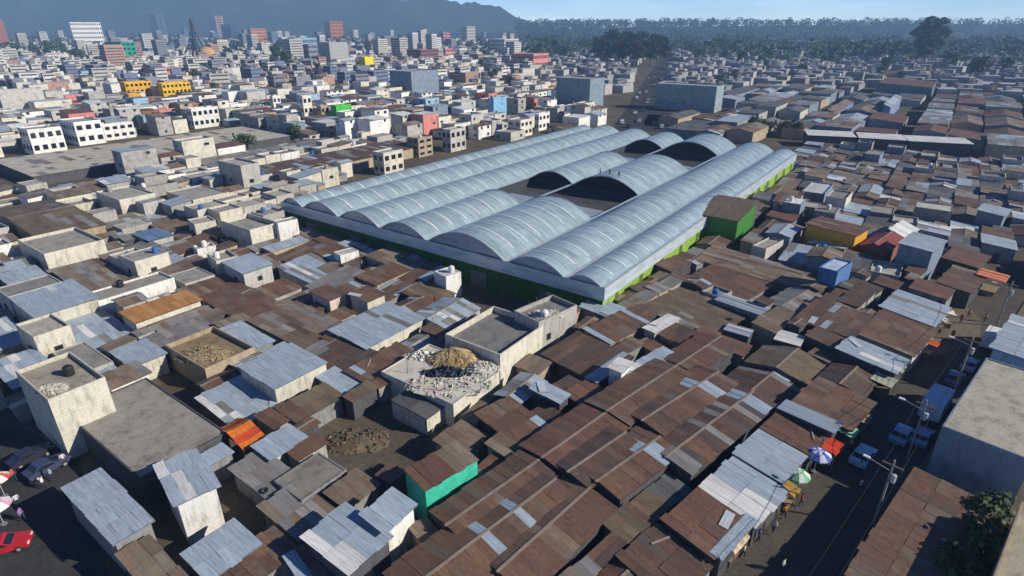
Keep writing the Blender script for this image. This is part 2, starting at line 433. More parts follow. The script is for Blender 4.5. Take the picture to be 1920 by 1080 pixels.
def ridge_cap(mb, a, z, col, over=.25):
    mb.box(-a / 2 - over, a / 2 + over, -.14, .14, z - .02, z + .06, col, None, True, .3)
def wall_shell(mb, a, b, z, col, gable=0.0, mono=0.0, axis='y'):
    x, y = a / 2, b / 2
    if axis == 'y':
        zz = [z, z, z + mono, z + mono]
    else:
        zz = [z, z + mono, z + mono, z]
    P = [(-x, -y), (x, -y), (x, y), (-x, y)]
    for i in range(4):
        j = (i + 1) % 4
        pts = [(*P[i], 0), (*P[j], 0), (*P[j], zz[j] - .02), (*P[i], zz[i] - .02)]
        if gable and axis == 'y' and i in (1, 3): pts = [(*P[i], 0), (*P[j], 0), (*P[j], z), ((P[i][0]), 0, z + gable - .02), (*P[i], z)]
        if gable and axis == 'x' and i in (0, 2): pts = [(*P[i], 0), (*P[j], 0), (*P[j], z), (0, P[i][1], z + gable - .02), (*P[i], z)]
        mb.poly(pts, col)
WIN = {}
def window_mesh(w_, h_, frame=True):
    k = (round(w_, 1), round(h_, 1), frame)
    if k not in WIN:
        f = MB(); c = (.10, .10, .11); t_ = .09
        f.box(-w_ / 2, w_ / 2, -.06, .02, -h_ / 2, -h_ / 2 + t_, c); f.box(-w_ / 2, w_ / 2, -.06, .02, h_ / 2 - t_, h_ / 2, c)
        f.box(-w_ / 2, -w_ / 2 + t_, -.05, .02, -h_ / 2 + t_, h_ / 2 - t_, c); f.box(w_ / 2 - t_, w_ / 2, -.05, .02, -h_ / 2 + t_, h_ / 2 - t_, c)
        p = MB(); p.box(-w_ / 2 + t_, w_ / 2 - t_, -.02, .02, -h_ / 2 + t_, h_ / 2 - t_, (0, 0, 0))
        WIN[k] = (f.mesh('window', 'paint'), p.mesh('pane', 'glass'))
    return WIN[k]
def add_window(root, x, y, z, face, w_=1.1, h_=1.1, pane=True):
    f, p = window_mesh(w_, h_)
    rz = 0 if face == 'y' else -math.pi / 2
    if face == 'y': o = link(f, 'window', root, (x, y - .01, z))
    else: o = link(f, 'window', root, (x - .01, y, z), -math.pi / 2)
    link(p, 'pane', o)
DOOR = {}
def add_door(root, x, y, face, col=(.07, .06, .055), w_=1.0, h_=2.0):
    k = (col, w_, h_)
    if k not in DOOR:
        d = MB(); d.box(-w_ / 2, w_ / 2, -.07, .02, 0.02, h_, col); d.box(-w_ / 2 - .08, w_ / 2 + .08, -.04, .02, h_, h_ + .1, (.2, .2, .2)); d.box(w_ / 2 - .2, w_ / 2 - .1, -.11, -.07, .95, 1.05, (.4, .4, .38))
        DOOR[k] = d.mesh('door', 'paint')
    link(DOOR[k], 'door', root, (x, y, 0) if face == 'y' else (x, y, 0), 0 if face == 'y' else -math.pi / 2)
def openings(root, a, b, z, r, dens=1.0, base=0.0):
    st = max(1, int((z + .3) / 2.9)); sh = z / st
    for s in range(st):
        zc = s * sh + sh * .55
        if zc < base: continue
        for face, L, D in (('y', a, b), ('x', b, a)):
            n = int(L / 3.4)
            for i in range(n):
                if r.random() > .62 * dens: continue
                q = -L / 2 + (i + .5) * L / n + r.uniform(-.3, .3)
                if s == 0 and r.random() < .3:
                    add_door(root, q if face == 'y' else -a / 2, -b / 2 if face == 'y' else -q, face); continue
                if face == 'y': add_window(root, q, -b / 2, zc, 'y', r.choice((.9, 1.1, 1.4)), r.choice((.9, 1.1)))
                else: add_window(root, -a / 2, q, zc, 'x', r.choice((.9, 1.1, 1.4)), r.choice((.9, 1.1)))
COUNT = {}
def building(name, label, cat, rc, z, roof='rust', wall='block', pitch=None, z0=0.0, rise=None, group=None, win=0.0, parapet=.5, over=.25, sheet=1.0, wallmat='block_wall', contam=.10, desc=None, cap=True, rebar=0, slabcol=None, occ=True, winbase=0.0, r=rng):
    """one building: walls, roof (corrugated sheets or a concrete slab behind a parapet), windows and doors as its children"""
    root = thing(name, label or name, cat, (rc.c.x, rc.c.y, z0), rc.rz, group)
    if desc: auto(root, desc)
    if occ: occupy(rc)
    a, b, h = rc.a, rc.b, z - z0
    wc = WALL[wall] if isinstance(wall, str) else wall
    kf = r.uniform(.9, 1.08); wc = tuple(min(.8, x * kf) for x in wc)
    mb = MB()
    if roof == 'slab':
        sc = slabcol or PAL['grey'][0]
        x, y = a / 2, b / 2; hp = h + parapet; t_ = .18
        P = [(-x, -y), (x, -y), (x, y), (-x, y)]; Q = [(-x + t_, -y + t_), (x - t_, -y + t_), (x - t_, y - t_), (-x + t_, y - t_)]
        for i in range(4):
            j = (i + 1) % 4
            mb.poly([(*P[i], 0), (*P[j], 0), (*P[j], hp), (*P[i], hp)], wc)
            mb.poly([(*P[i], hp), (*P[j], hp), (*Q[j], hp), (*Q[i], hp)], tuple(c * .95 for c in wc))
            mb.poly([(*Q[j], h - .01), (*Q[i], h - .01), (*Q[i], hp), (*Q[j], hp)], tuple(c * .9 for c in wc))
        mb.build('wall', wallmat, root)
        ro = MB(); ro.box(-x + t_, x - t_, -y + t_, y - t_, h - .2, h, sc)
        rf = ro.build('roof', 'concrete', root)
        if rebar:
            for i in range(rebar):
                rb = MB(); cx, cy = r.uniform(-x + .2, x - .2), r.choice((-y + .1, y - .1))
                for dx in (-.09, .09): rb.bar((cx + dx, cy, hp - .02), (cx + dx + r.uniform(-.05, .05), cy, hp + r.uniform(.5, 1.0)), .025, (.12, .07, .05), 4)
                rb.build('rebar_stub', 'paint', root)
    else:
        pitch = pitch or r.choice(('mono', 'mono', 'monox', 'gable'))
        if rise is None: rise = (.09 if pitch.startswith('mono') else .11) * (b if pitch in ('mono', 'gable') else a)
        if pitch == 'flat': rise = 0
        rise = min(rise, 1.6); h2 = h - (rise if pitch != 'flat' else 0)
        ia, ib = a - .1, b - .1
        if pitch == 'flat': wall_shell(mb, ia, ib, h2, wc)
        elif pitch == 'mono': wall_shell(mb, ia, ib, h2, wc, 0, rise, 'y')
        elif pitch == 'monox': wall_shell(mb, ia, ib, h2, wc, 0, rise, 'x')
        elif pitch == 'gable': wall_shell(mb, ia, ib, h2, wc, rise, 0, 'y')
        else: wall_shell(mb, ia, ib, h2, wc, rise, 0, 'x')
        mb.build('wall', wallmat, root)
        ro = MB(); tin_roof(ro, a, b, h2 + .02, roof, pitch, rise, over, sheet, 2.6, r, contam)
        rf = ro.build('roof', 'tin', root)
        if pitch == 'gable' and cap:
            cm = MB(); ridge_cap(cm, a, h2 + rise + .05, (.30, .25, .20)); cm.build('ridge_cap', 'tin', rf)
    if win: openings(root, a, b, h, r, win, winbase)
    return root
# ------------------------------------------------------------------ the market hall
ZE = 6.6                                                     # eaves
K0, KL, KR, KF = at(1132, 541, ZE), at(530, 379, ZE), at(1492, 289, ZE), at(1080, 240, ZE)   # near, left, right, far corner
def bil(s, t, z):      # s from the left corner to the near corner, t from front to back
    p = (KL * (1 - s) + K0 * s) * (1 - t) + (KF * (1 - s) + KR * s) * t
    return Vector((p.x, p.y, z))
def s_of(px, py):
    p = at(px, py, ZE); d = K0 - KL; return (p - KL).dot(d) / d.length_squared
tips = [(571, 389), (638, 407), (714, 428), (802, 452), (950, 492), (1062, 522)]
SV = [0.0] + [s_of(*p) for p in tips] + [1.0]
def t_of(s, px, py):
    lo, hi = 0.0, 1.0
    for _ in range(40):
        m = (lo + hi) / 2
        if proj(bil(s, m, ZE))[1] > py: lo = m
        else: hi = m
    return lo
TA = (t_of(SV[5], 1095, 412), t_of(SV[5], 1183, 367)); TB = (t_of(SV[5], 1280, 321), t_of(SV[5], 1330, 293))
hall = thing('market_hall', 'huge market hall under seven long pale translucent barrel vaults with bright green walls', 'market hall', tuple(bil(.5, .5, 0)))
off = Vector((hall.location.x, hall.location.y, 0))
def hp(s, t, z): return bil(s, t, z) - off
SHEET, DARKS = (.32, .415, .455), (.33, .40, .445)
GREEN_SHADED, GREEN_SUNLIT = (.035, .13, .025), (.27, .43, .07)  # one wall green in two copies: lighter for the sunny side, darkened for shade
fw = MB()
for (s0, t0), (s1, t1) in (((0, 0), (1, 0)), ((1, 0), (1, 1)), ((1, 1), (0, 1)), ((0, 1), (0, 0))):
    fw.poly([hp(s0, t0, 0), hp(s1, t1, 0), hp(s1, t1, 4.55), hp(s0, t0, 4.55)], GREEN_SUNLIT if s0 == 1 and s1 == 1 else GREEN_SHADED)
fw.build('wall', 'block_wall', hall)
fa = MB(); FC = (.46, .53, .57)
for (s0, t0), (s1, t1) in (((-.004, -.002), (1.004, -.002)), ((1.004, -.002), (1.004, 1.002)), ((1.004, 1.002), (-.004, 1.002)), ((-.004, 1.002), (-.004, -.002))):
    fa.poly([hp(s0, t0, 4.5), hp(s1, t1, 4.5), hp(s1, t1, ZE + .25), hp(s0, t0, ZE + .25)], FC)
fa.poly([hp(-.004, -.002, 4.5), hp(-.004, 1.002, 4.5), hp(1.004, 1.002, 4.5), hp(1.004, -.002, 4.5)], (.1, .1, .1))
fa.build('fascia', 'vault_sheet', hall)
# pilasters along the sunny side
for i in range(14):
    t = (i + .5) / 14; pm = MB(); p = hp(1.0, t, 0); pm.box(p.x - .35, p.x + .35, p.y - .35, p.y + .35, 0, 4.49, GREEN_SUNLIT); pm.build('pilaster', 'paint', hall)
NSEG = 14
for s_, t_, L_ in ((.12, 0, 's'), (.3, 0, 's'), (.5, 0, 's'), (.7, 0, 's'), (.88, 0, 's'), (1, .18, 't'), (1, .5, 't'), (1, .75, 't')):
    dm_ = MB(); e = .022 if L_ == 's' else .014
    A, B = (hp(s_ - e, -.0012, 0), hp(s_ + e, -.0012, 0)) if L_ == 's' else (hp(1.0018, t_ - e, 0), hp(1.0018, t_ + e, 0))
    for k in range(10):
        z_ = .33 * k; dm_.poly([A + Vector((0, 0, z_)), B + Vector((0, 0, z_)), B + Vector((0, 0, z_ + .31)), A + Vector((0, 0, z_ + .31))], (.16, .17, .18) if k % 2 else (.13, .14, .15))
    dm_.build('roller_door', 'paint', hall)
def arch(s0, s1, t, j, rise, dz=0.0):
    x = j / NSEG; s = s0 + (s1 - s0) * x
    return hp(s, t, ZE + .1 + dz + rise * (1 - (2 * x - 1) ** 2))
def vault(i, ranges):
    s0, s1 = SV[i], SV[i + 1]; wd = (bil(s1, 0, 0) - bil(s0, 0, 0)).length; rise = .175 * wd
    g_ = .004
    for (t0, t1) in ranges:
        mb = MB(); Lm = (bil(s0, t1, 0) - bil(s0, t0, 0)).length; n = max(2, round(Lm / 2.4))
        vr = random.Random(i * 7 + int(t0 * 100))
        for k in range(n):
            ta, tb = t0 + (t1 - t0) * k / n, t0 + (t1 - t0) * (k + 1) / n
            kf = vr.uniform(.90, 1.07); c = tuple(x * kf for x in SHEET)
            dz = .02 if k % 2 else 0.0
            for j in range(NSEG):
                q = [arch(s0 + g_, s1 - g_, ta, j, rise, dz), arch(s0 + g_, s1 - g_, ta, j + 1, rise, dz), arch(s0 + g_, s1 - g_, tb, j + 1, rise, dz), arch(s0 + g_, s1 - g_, tb, j, rise, dz)]
                wl = wd / NSEG; hl = Lm / n
                kj = vr.uniform(.93, 1.05); mb.poly(q, tuple(x * kj for x in c), [(j * wl, k * hl), ((j + 1) * wl, k * hl), ((j + 1) * wl, (k + 1) * hl), (j * wl, (k + 1) * hl)])
        vo = mb.build('vault_roof', 'vault_sheet', hall, True)
        # white arched ribs over every second joint
        m_ = max(2, round(Lm / 4.8))
        for k in range(1, m_):
            tt = t0 + (t1 - t0) * k / m_; rb = MB(); h_ = .15 / (Lm / (t1 - t0)); lo, hi = (5, 13)
            if i in (5, 6): lo, hi = 5, 13
            for j in range(lo, hi):
                q = [arch(s0 + g_, s1 - g_, tt - h_, j, rise, .09), arch(s0 + g_, s1 - g_, tt - h_, j + 1, rise, .09), arch(s0 + g_, s1 - g_, tt + h_, j + 1, rise, .09), arch(s0 + g_, s1 - g_, tt + h_, j, rise, .09)]
                rb.poly(q, (.72, .75, .75))
                lo_ = [p - Vector((0, 0, .08)) for p in q]
                rb.poly([lo_[0], lo_[1], q[1], q[0]], (.7, .72, .72)); rb.poly([lo_[2], lo_[3], q[3], q[2]], (.7, .72, .72))
            rb.build('rib', 'paint', vo)
        # closed ends: pale at the front, near-black at the courtyards, the hollow vault's shade put into colour
        for tt, inner in ((t0, t0 > .01), (t1, False)):
            em = MB(); d_ = .001 if tt == t0 else -.001
            pts = [arch(s0 + g_, s1 - g_, tt + d_, j, rise, -.02) for j in range(NSEG + 1)]
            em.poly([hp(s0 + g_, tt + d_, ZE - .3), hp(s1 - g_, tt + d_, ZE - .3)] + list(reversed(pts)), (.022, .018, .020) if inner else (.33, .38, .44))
            em.build('end_wall', 'cloth' if inner else 'vault_sheet', hall)
            rm = MB()
            for j in range(NSEG):
                rm.bar(arch(s0 + g_, s1 - g_, tt - d_, j, rise, .04), arch(s0 + g_, s1 - g_, tt - d_, j + 1, rise, .04), .16, (.55, .62, .64), 5)
            rm.build('edge_trim', 'paint', vo)
ALL = [(0.0, 1.0)]; CUT = [(0.0, TA[0]), (TA[1], TB[0]), (TB[1], 1.0)]
for i in range(7): vault(i, CUT if i in (3, 4) else ALL)
gm = None
for i in range(0, 8):        # gutters in the valleys
    gm = MB(); s = SV[i]; n = 20
    for k in range(n):
        ta, tb = k / n, (k + 1) / n; e = .0055
        gm.poly([hp(s - e, ta, ZE + .16), hp(s + e, ta, ZE + .16), hp(s + e, tb, ZE + .16), hp(s - e, tb, ZE + .16)], (.45, .53, .56))
    gm.build('gutter', 'vault_sheet', hall)
# the two open courtyards: floor and walls coloured near-black for the interior shade, low inner roofs
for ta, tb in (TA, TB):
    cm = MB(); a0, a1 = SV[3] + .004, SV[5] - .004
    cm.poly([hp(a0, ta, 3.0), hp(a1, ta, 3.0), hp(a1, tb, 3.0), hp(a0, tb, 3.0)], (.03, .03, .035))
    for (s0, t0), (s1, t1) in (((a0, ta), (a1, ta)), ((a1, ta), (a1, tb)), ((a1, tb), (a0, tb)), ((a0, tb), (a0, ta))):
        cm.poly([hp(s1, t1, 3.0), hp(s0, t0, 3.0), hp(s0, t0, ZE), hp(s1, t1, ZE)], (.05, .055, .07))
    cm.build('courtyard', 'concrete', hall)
    ir = MB(); w_ = (tb - ta)
    for q0, q1 in ((SV[3] + .02, SV[4] - .01), (SV[4] + .015, SV[5] - .015)):
        ir.poly([hp(q0, ta + w_ * .12, 4.55), hp(q1, ta + w_ * .12, 4.55), hp(q1, ta + w_ * .5, 5.0), hp(q0, ta + w_ * .5, 5.0)], (.34, .40, .46))
    ir.build('courtyard_roof', 'vault_sheet', hall)
class _P: pass
mp = _P()
OCC.append(([bil(0, 0, 0), bil(1, 0, 0), bil(1, 1, 0), bil(0, 1, 0)], Vector((off.x, off.y, 0)), max((bil(0, 0, 0) - off).length, (bil(1, 0, 0) - off).length, (bil(1, 1, 0) - off).length)))
landmark('the vaulted hall front', bil(.75, .1, 0)); landmark('the hall left corner', bil(0, 0, 0)); landmark('the hall right side', bil(1, .55, 0)); landmark('the far hall end', bil(.6, 1.0, 0))
# ------------------------------------------------------------------ buildings placed one by one (pixel corners of the roof: near, right, left)
def hb(name, label, cat, P0, P1, P2, z, base=None, z0=0.0, az=None, land=None, **kw):
    if base is not None: z = height_from(base, P0, z0)
    rc = rect(P0, P1, P2, z, az)
    o = building(name, label, cat, rc, z, **kw)
    if land: landmark(land, rc.c)
    return o
BK, SH = 'block_house', 'tin_shack'
# --- lower left
TOWER = hb('block_tower', 'tall narrow white block tower with patched tin roof in the lower left', 'tower house', (330, 940), (404, 906), (259, 890), 0, (350, 1024), roof='zinc', wall='white', pitch='mono', rise=.3, over=.3, contam=.35, land='the white block tower')
hb(SH, 'low lean-to with clean pale zinc roof at the foot of the white tower', 'shack', (390, 1082), (478, 1010), (357, 1030), 3.0, roof='zinc', wall='grey', pitch='mono', contam=0)
hb(BK, 'house with broad plain zinc roof left of the white tower, half in its shadow', 'house', (212, 1012), (275, 965), (120, 915), 4.2, roof='zinc', wall='grey', pitch='mono', rise=.4, contam=0)
hb('market_shed', 'wide flat grey concrete roof with green stain between tall block house and orange tent', 'shed', (262, 900), (418, 806), (112, 778), 3.4, roof='slab', wall='dark', parapet=.12, slabcol=(.30, .28, .245), land='the wide grey flat roof')
hb(BK, 'tall unfinished pale block house with rubble heaped on its top', 'house', (92, 757), (197, 712), (-25, 722), 0, (134, 862), roof='slab', wall='cream', parapet=.5, rebar=5, win=.0, slabcol=(.34, .31, .25), land='the unfinished block house')
hb(BK, 'small square block house with zinc lid roof beside the dark yard', 'house', (246, 685), (310, 660), (203, 662), 0, (263, 724), roof='zinc', wall='cream', pitch='mono', rise=.25, contam=0, land='the zinc lidded house')
hb(BK, 'long house with bright ochre orange tin roof over a cream wall', 'house', (252, 600), (373, 557), (218, 588), 0, (257, 636), z0=1.0, roof='ochre', wall='cream', pitch='mono', rise=.5, contam=.0, land='the ochre roofed house')
hb(SH, 'plain grey brown lean-to roof under the long ochre roofed house', 'shack', (306, 652), (393, 606), (276, 632), 2.9, roof='grey', wall='grey', pitch='mono', contam=.1)
hb(BK, 'long white parapet house behind the ochre roofed house', 'house', (184, 568), (322, 521), (150, 556), 0, (196, 606), z0=.5, roof='slab', wall='white', parapet=.3, slabcol=(.30, .285, .25), win=.2)
hb(BK, 'pale house with a lime green painted corner on its long wall', 'house', (64, 590), (172, 548), (24, 556), 5.4, roof='zinc', wall='cream', pitch='mono', rise=.4, contam=.1, land='the lime cornered house')
hb(BK, 'pale walled house cut off by the left edge of the view', 'house', (-8, 648), (53, 626), (-70, 620), 0, (0, 684), roof='zinc', wall='cream', pitch='mono', win=.0)
hb(SH, 'pale blue ribbed awning roof at the left edge above the street', 'shack', (25, 723), (98, 684), (-40, 690), 3.6, roof='zinc', wall='dark', pitch='mono', rise=.3, contam=.3)
hb(SH, 'large zinc roof crossed by a blue shadow below the lime cornered house', 'shack', (166, 652), (252, 616), (84, 604), 3.0, roof='zinc', wall='grey', pitch='mono', contam=.05)
hb(SH, 'flat grey concrete roof beside the square house with zinc lid', 'shack', (150, 703), (206, 674), (92, 664), 2.9, roof='slab', wall='pale', parapet=.1, slabcol=(.26, .25, .23))
hb(SH, 'low blue grey roof lying in shadow left of the big zinc roofed house', 'shack', (440, 792), (516, 742), (365, 748), 2.6, roof='zinc', wall='grey', pitch='mono')
hb(BK, 'big house with wide clean zinc roof and cream side wall near the centre', 'house', (514, 725), (606, 673), (450, 688), 0, (523, 766), z0=1.2, roof='zinc', wall='cream', pitch='mono', rise=.35, contam=0, over=.15, land='the big zinc roofed house')
hb(SH, 'rust tan lean-to roof leaning against the big zinc roofed house', 'shack', (556, 786), (638, 736), (524, 765), 3.0, roof='olive', wall='grey', pitch='mono', rise=.4)
hb(BK, 'small cream walled hut with white tin roof right of the orange tent', 'house', (506, 857), (573, 817), (477, 835), 0, (517, 895), z0=.6, roof='zinc', wall='cream', pitch='mono', rise=.25, contam=0, land='the small cream hut')
hb(SH, 'white tin awning roof standing alone above brown roofs left of centre', 'shack', (472, 648), (511, 632), (415, 617), 3.6, roof='zinc', wall='grey', pitch='mono', contam=0)
hb(BK, 'roofless tan concrete shell full of rubble behind the square house', 'house', (386, 700), (466, 652), (308, 656), 3.0, roof='slab', wall='tanwall', parapet=.7, slabcol=(.25, .19, .12), rebar=4, land='the roofless tan shell')
hb(SH, 'grey patchwork slab roof below the small cream hut', 'shack', (566, 940), (632, 870), (505, 908), 2.8, roof='slab', wall='grey', parapet=.08, slabcol=(.23, .215, .18))
hb(SH, 'tan tin shack between the grey slab and the turquoise shop', 'shack', (650, 948), (704, 905), (604, 930), 2.9, roof='tan', wall='grey', pitch='mono')
hb(SH, 'long grey lean-to roof running to the bottom edge right of the tower', 'shack', (560, 1002), (626, 950), (478, 958), 2.8, roof='grey', wall='grey', pitch='mono', contam=.15)
hb(SH, 'grey tin roof right beside the foot of the white tower', 'shack', (500, 925), (560, 890), (430, 880), 2.9, roof='grey', wall='grey', pitch='mono')
hb(SH, 'tan dusty roof at the bottom edge left of the white tower', 'shack', (300, 1120), (345, 1078), (212, 1048), 3.0, roof='tan', wall='dark', pitch='mono')
hb(SH, 'brown rusted shack at the bottom edge right of the white tower', 'shack', (420, 1130), (560, 1030), (380, 1085), 2.6, roof='rust', wall='grey', pitch='mono')
hb(SH, 'rusty red shack on the bottom edge below the ribbed cream shed', 'shack', (600, 1130), (690, 1062), (520, 1055), 2.6, roof='rust', wall='grey', pitch='mono')
hb('market_shed', 'cream ribbed tin shed with dark open side, front piece of the pair', 'shed', (652, 1067), (722, 997), (575, 1005), 4.4, roof='zinc', wall='dark', pitch='mono', rise=.3, contam=.5, land='the cream ribbed shed')
hb('market_shed', 'raised white tin block joined behind the cream ribbed shed', 'shed', (720, 990), (777, 944), (688, 960), 5.0, roof='zinc', wall='white', pitch='mono', rise=.3, contam=.1)
hb('shop', 'shop with turquoise side wall and faded red roof', 'shop', (797, 917), (893, 856), (751, 887), 0, (801, 946), z0=3.0, roof='rustred', wall='teal', pitch='mono', rise=.2, over=.05, wallmat='paint', contam=.15, land='the turquoise shop')
# --- ruin and its neighbours
hb(BK, 'dark roofed block house with one bright wall beside the straw heap ruin', 'house', (800, 784), (846, 746), (735, 750), 0, (806, 818), roof='darkgrey', wall='cream', pitch='mono', rise=.15, contam=0, over=.05)
RUIN = hb('ruined_house', 'roofless ruin with pale rubble floor and a straw heap', 'ruin', (850, 760), (942, 700), (724, 692), 3.4, roof='slab', wall='cream', parapet=.12, slabcol=(.58, .54, .46), rebar=6, land='the straw heap ruin')
hb(BK, 'grey slab house with tall bright block wall behind the straw heap ruin', 'house', (938, 676), (1013, 612), (836, 636), 0, (943, 716), z0=1.0, roof='slab', wall='cream', parapet=.9, slabcol=(.20, .20, .19), land='the grey slab house')
hb(BK, 'half built block house with broken parapet at the near corner of the hall', 'house', (1010, 612), (1078, 578), (968, 588), 5.4, roof='slab', wall='pale', parapet=.7, rebar=6, slabcol=(.22, .22, .21), win=.4)
# --- centre
hb(SH, 'long light zinc roof with cream edges among brown roofs left of the ruin', 'shack', (687, 648), (788, 590), (627, 615), 3.6, roof='zinc', wall='cream', pitch='mono', rise=.4, contam=.1)
hb(SH, 'brown and grey streaked roof in front of the long light zinc roof', 'shack', (646, 694), (700, 660), (588, 645), 3.0, roof='darkrust', wall='grey', pitch='monox', contam=.4)
hb(SH, 'orange brown rusted roof touching the straw heap ruin', 'shack', (690, 716), (772, 655), (652, 695), 2.9, roof='rust', wall='grey', pitch='mono')
hb(SH, 'small zinc sheet roof just right of the big zinc roofed house', 'shack', (654, 737), (682, 716), (610, 700), 2.8, roof='zinc', wall='grey', pitch='mono', contam=.1)
hb(BK, 'tall bright block house at the left corner of the vaulted hall', 'house', (521, 420), (558, 412), (470, 424), 0, (526, 470), roof='slab', wall='white', parapet=.2, slabcol=(.33, .32, .3), win=.25)
hb(BK, 'white rendered hut among brown roofs in front of the hall', 'house', (638, 480), (673, 471), (607, 478), 0, (641, 504), z0=1.5, roof='slab', wall='white', parapet=.1, slabcol=(.5, .5, .48))
hb(BK, 'white block hut with dark side wall close under the hall front', 'house', (836, 520), (863, 510), (806, 512), 0, (839, 560), z0=.5, roof='slab', wall='white', parapet=.1, slabcol=(.55, .55, .53))
hb(BK, 'pale block house with water stained wall left of the brown roofs', 'house', (406, 494), (445, 484), (372, 484), 0, (411, 540), roof='slab', wall='cream', parapet=.5, slabcol=(.3, .28, .25), rebar=4, win=.3)
hb(SH, 'rust roofed hut with pinkish end wall in the middle of the brown roofs', 'shack', (617, 560), (647, 547), (576, 550), 4.4, roof='rust', wall=(.62, .50, .44), pitch='mono', rise=.3)
hb(SH, 'rust roofed hut with cream end wall in the middle of the brown roofs', 'shack', (688, 563), (723, 549), (645, 556), 4.4, roof='rust', wall='cream', pitch='mono', rise=.3)
hb(SH, 'pale zinc roof with cream gable edge in front of the white rendered hut', 'shack', (580, 522), (610, 507), (521, 500), 3.4, roof='zinc', wall='cream', pitch='mono', contam=.2)
hb(SH, 'broad orange brown roof right of the long ochre roofed house', 'shack', (438, 588), (512, 558), (384, 555), 3.2, roof='rust', wall='grey', pitch='mono', rise=.5)
hb(SH, 'broad tan brown rusted roof above the big zinc roofed house', 'shack', (566, 648), (650, 605), (476, 598), 3.1, roof='tan', wall='grey', pitch='mono', rise=.5, contam=.4)
hb(BK, 'roofless white walled plot behind the tall bright corner house', 'house', (470, 440), (508, 420), (455, 410), 5.0, roof='slab', wall='cream', parapet=1.0, slabcol=(.3, .3, .27))
# --- upper left blocks
hb('apartment_block', 'tall grey white block with dark side left of the vaulted hall', 'apartment block', (451, 314), (479, 306), (385, 308), 0, (455, 372), roof='slab', wall='pale', parapet=.5, slabcol=(.4, .4, .38), win=.45, land='the tall grey block')
hb(BK, 'square pale house with ramped roof edge below the long market shed', 'house', (224, 378), (278, 360), (158, 366), 0, (230, 420), roof='slab', wall='cream', parapet=.4, slabcol=(.36, .35, .31), win=.2)
hb(BK, 'wide pale house with two dark loggias left of the tall block', 'house', (362, 377), (429, 362), (290, 366), 0, (366, 408), roof='slab', wall='cream', parapet=.3, slabcol=(.34, .33, .3), win=.7)
hb(BK, 'low cream house with long blank front below the brown warehouse roof', 'house', (112, 428), (190, 408), (70, 416), 0, (118, 448), roof='slab', wall='cream', parapet=.4, slabcol=(.36, .34, .29), win=.15)
hb(SH, 'low shed under a sky blue tarpaulin among pale houses', 'shack', (280, 452), (318, 438), (244, 440), 3.2, roof='blue', wall='pale', pitch='flat', contam=0)
hb(BK, 'dark fronted house with bright end wall below the blue tarpaulin shed', 'house', (278, 479), (314, 466), (210, 466), 0, (284, 504), roof='grey', wall='cream', pitch='monox', rise=.6, contam=0)
hb(BK, 'two storey house with square bright end right of the blue tarpaulin shed', 'house', (365, 423), (406, 416), (318, 420), 0, (371, 460), roof='slab', wall='cream', parapet=.3, slabcol=(.36, .34, .3), win=.3)
hb(BK, 'small bright block hut with dark doorway left of the stained house', 'house', (370, 470), (404, 462), (350, 466), 0, (373, 500), roof='slab', wall='white', parapet=.3, slabcol=(.36, .34, .3), win=.3)
hb(BK, 'long curved pale wall house at the left edge below the brown warehouse', 'house', (84, 482), (178, 446), (45, 452), 4.8, roof='slab', wall='cream', parapet=.6, slabcol=(.33, .31, .27), rebar=3)
hb(SH, 'wide tan grey roof with dark seams behind the lime cornered house', 'shack', (152, 538), (232, 510), (95, 508), 3.4, roof='tan', wall='grey', pitch='mono', contam=.3)
hb(SH, 'pale zinc roof at the left edge behind the lime cornered house', 'shack', (40, 545), (100, 520), (-20, 520), 3.2, roof='zinc', wall='grey', pitch='mono')
hb('warehouse', 'big warehouse with ribbed brown roof cut by the left edge', 'warehouse', (70, 436), (131, 384), (-110, 400), 6.0, roof='olive', wall='tanwall', pitch='gable', rise=1.4, sheet=1.4, contam=.1, land='the ribbed brown warehouse')
# long sheds of the old market, left
hb('long_shed', 'very long low market shed with dusty tan roof, nearest the left city', 'market shed', (60, 328), (522, 249), (-10, 300), 3.6, roof='dust', wall='dark', pitch='mono', rise=.5, sheet=2.2, contam=.15, land='the long tan shed')
hb('long_shed', 'long market shed with dark brown and grey roof left of the vaulted hall', 'market shed', (520, 328), (735, 262), (480, 312), 4.2, roof='darkrust', wall='tanwall', pitch='mono', rise=.6, sheet=1.8, contam=.3, land='the dark long shed')
hb('long_shed', 'narrow grey market shed between the tan shed and the tall block', 'market shed', (400, 312), (640, 262), (330, 306), 3.2, roof='grey', wall='dark', pitch='mono', rise=.4, sheet=1.8, contam=.3)
# --- right of the hall
ANX = hb('hall_annex', 'green walled annex with brown tin roof on the right side of the vaulted hall', 'annex', (1386, 404), (1423, 378), (1320, 384), 8.2, roof='olive', wall='green', pitch='monox', rise=1.2, wallmat='paint', contam=.1, over=.3, land='the green annex')
hb(BK, 'small block hut with one window in front of the green annex', 'house', (1436, 470), (1466, 452), (1412, 462), 0, (1440, 492), z0=1.0, roof='slab', wall='pale', parapet=.4, slabcol=(.36, .33, .28), win=1.0, rebar=4)
hb(SH, 'wide brown tin roof with loose tiles in front of the green annex', 'shack', (1395, 556), (1462, 522), (1264, 533), 3.0, roof='rust', wall='grey', pitch='mono', contam=.1)
hb(SH, 'long brown tin roof running up to the blue booth house', 'shack', (1515, 532), (1545, 502), (1300, 492), 3.3, roof='tan', wall='grey', pitch='mono', contam=.2)
hb('booth_house', 'narrow white and blue booth house with open upper storey', 'house', (1571, 512), (1602, 494), (1536, 502), 6.4, None, roof='slab', wall='blue', parapet=.25, slabcol=(.45, .55, .68), win=1.0, land='the blue booth house')
hb(SH, 'very wide olive brown roof below the right corner of the hall', 'shack', (1335, 628), (1432, 588), (1180, 588), 3.1, roof='olive', wall='grey', pitch='mono', rise=.5, contam=.2)
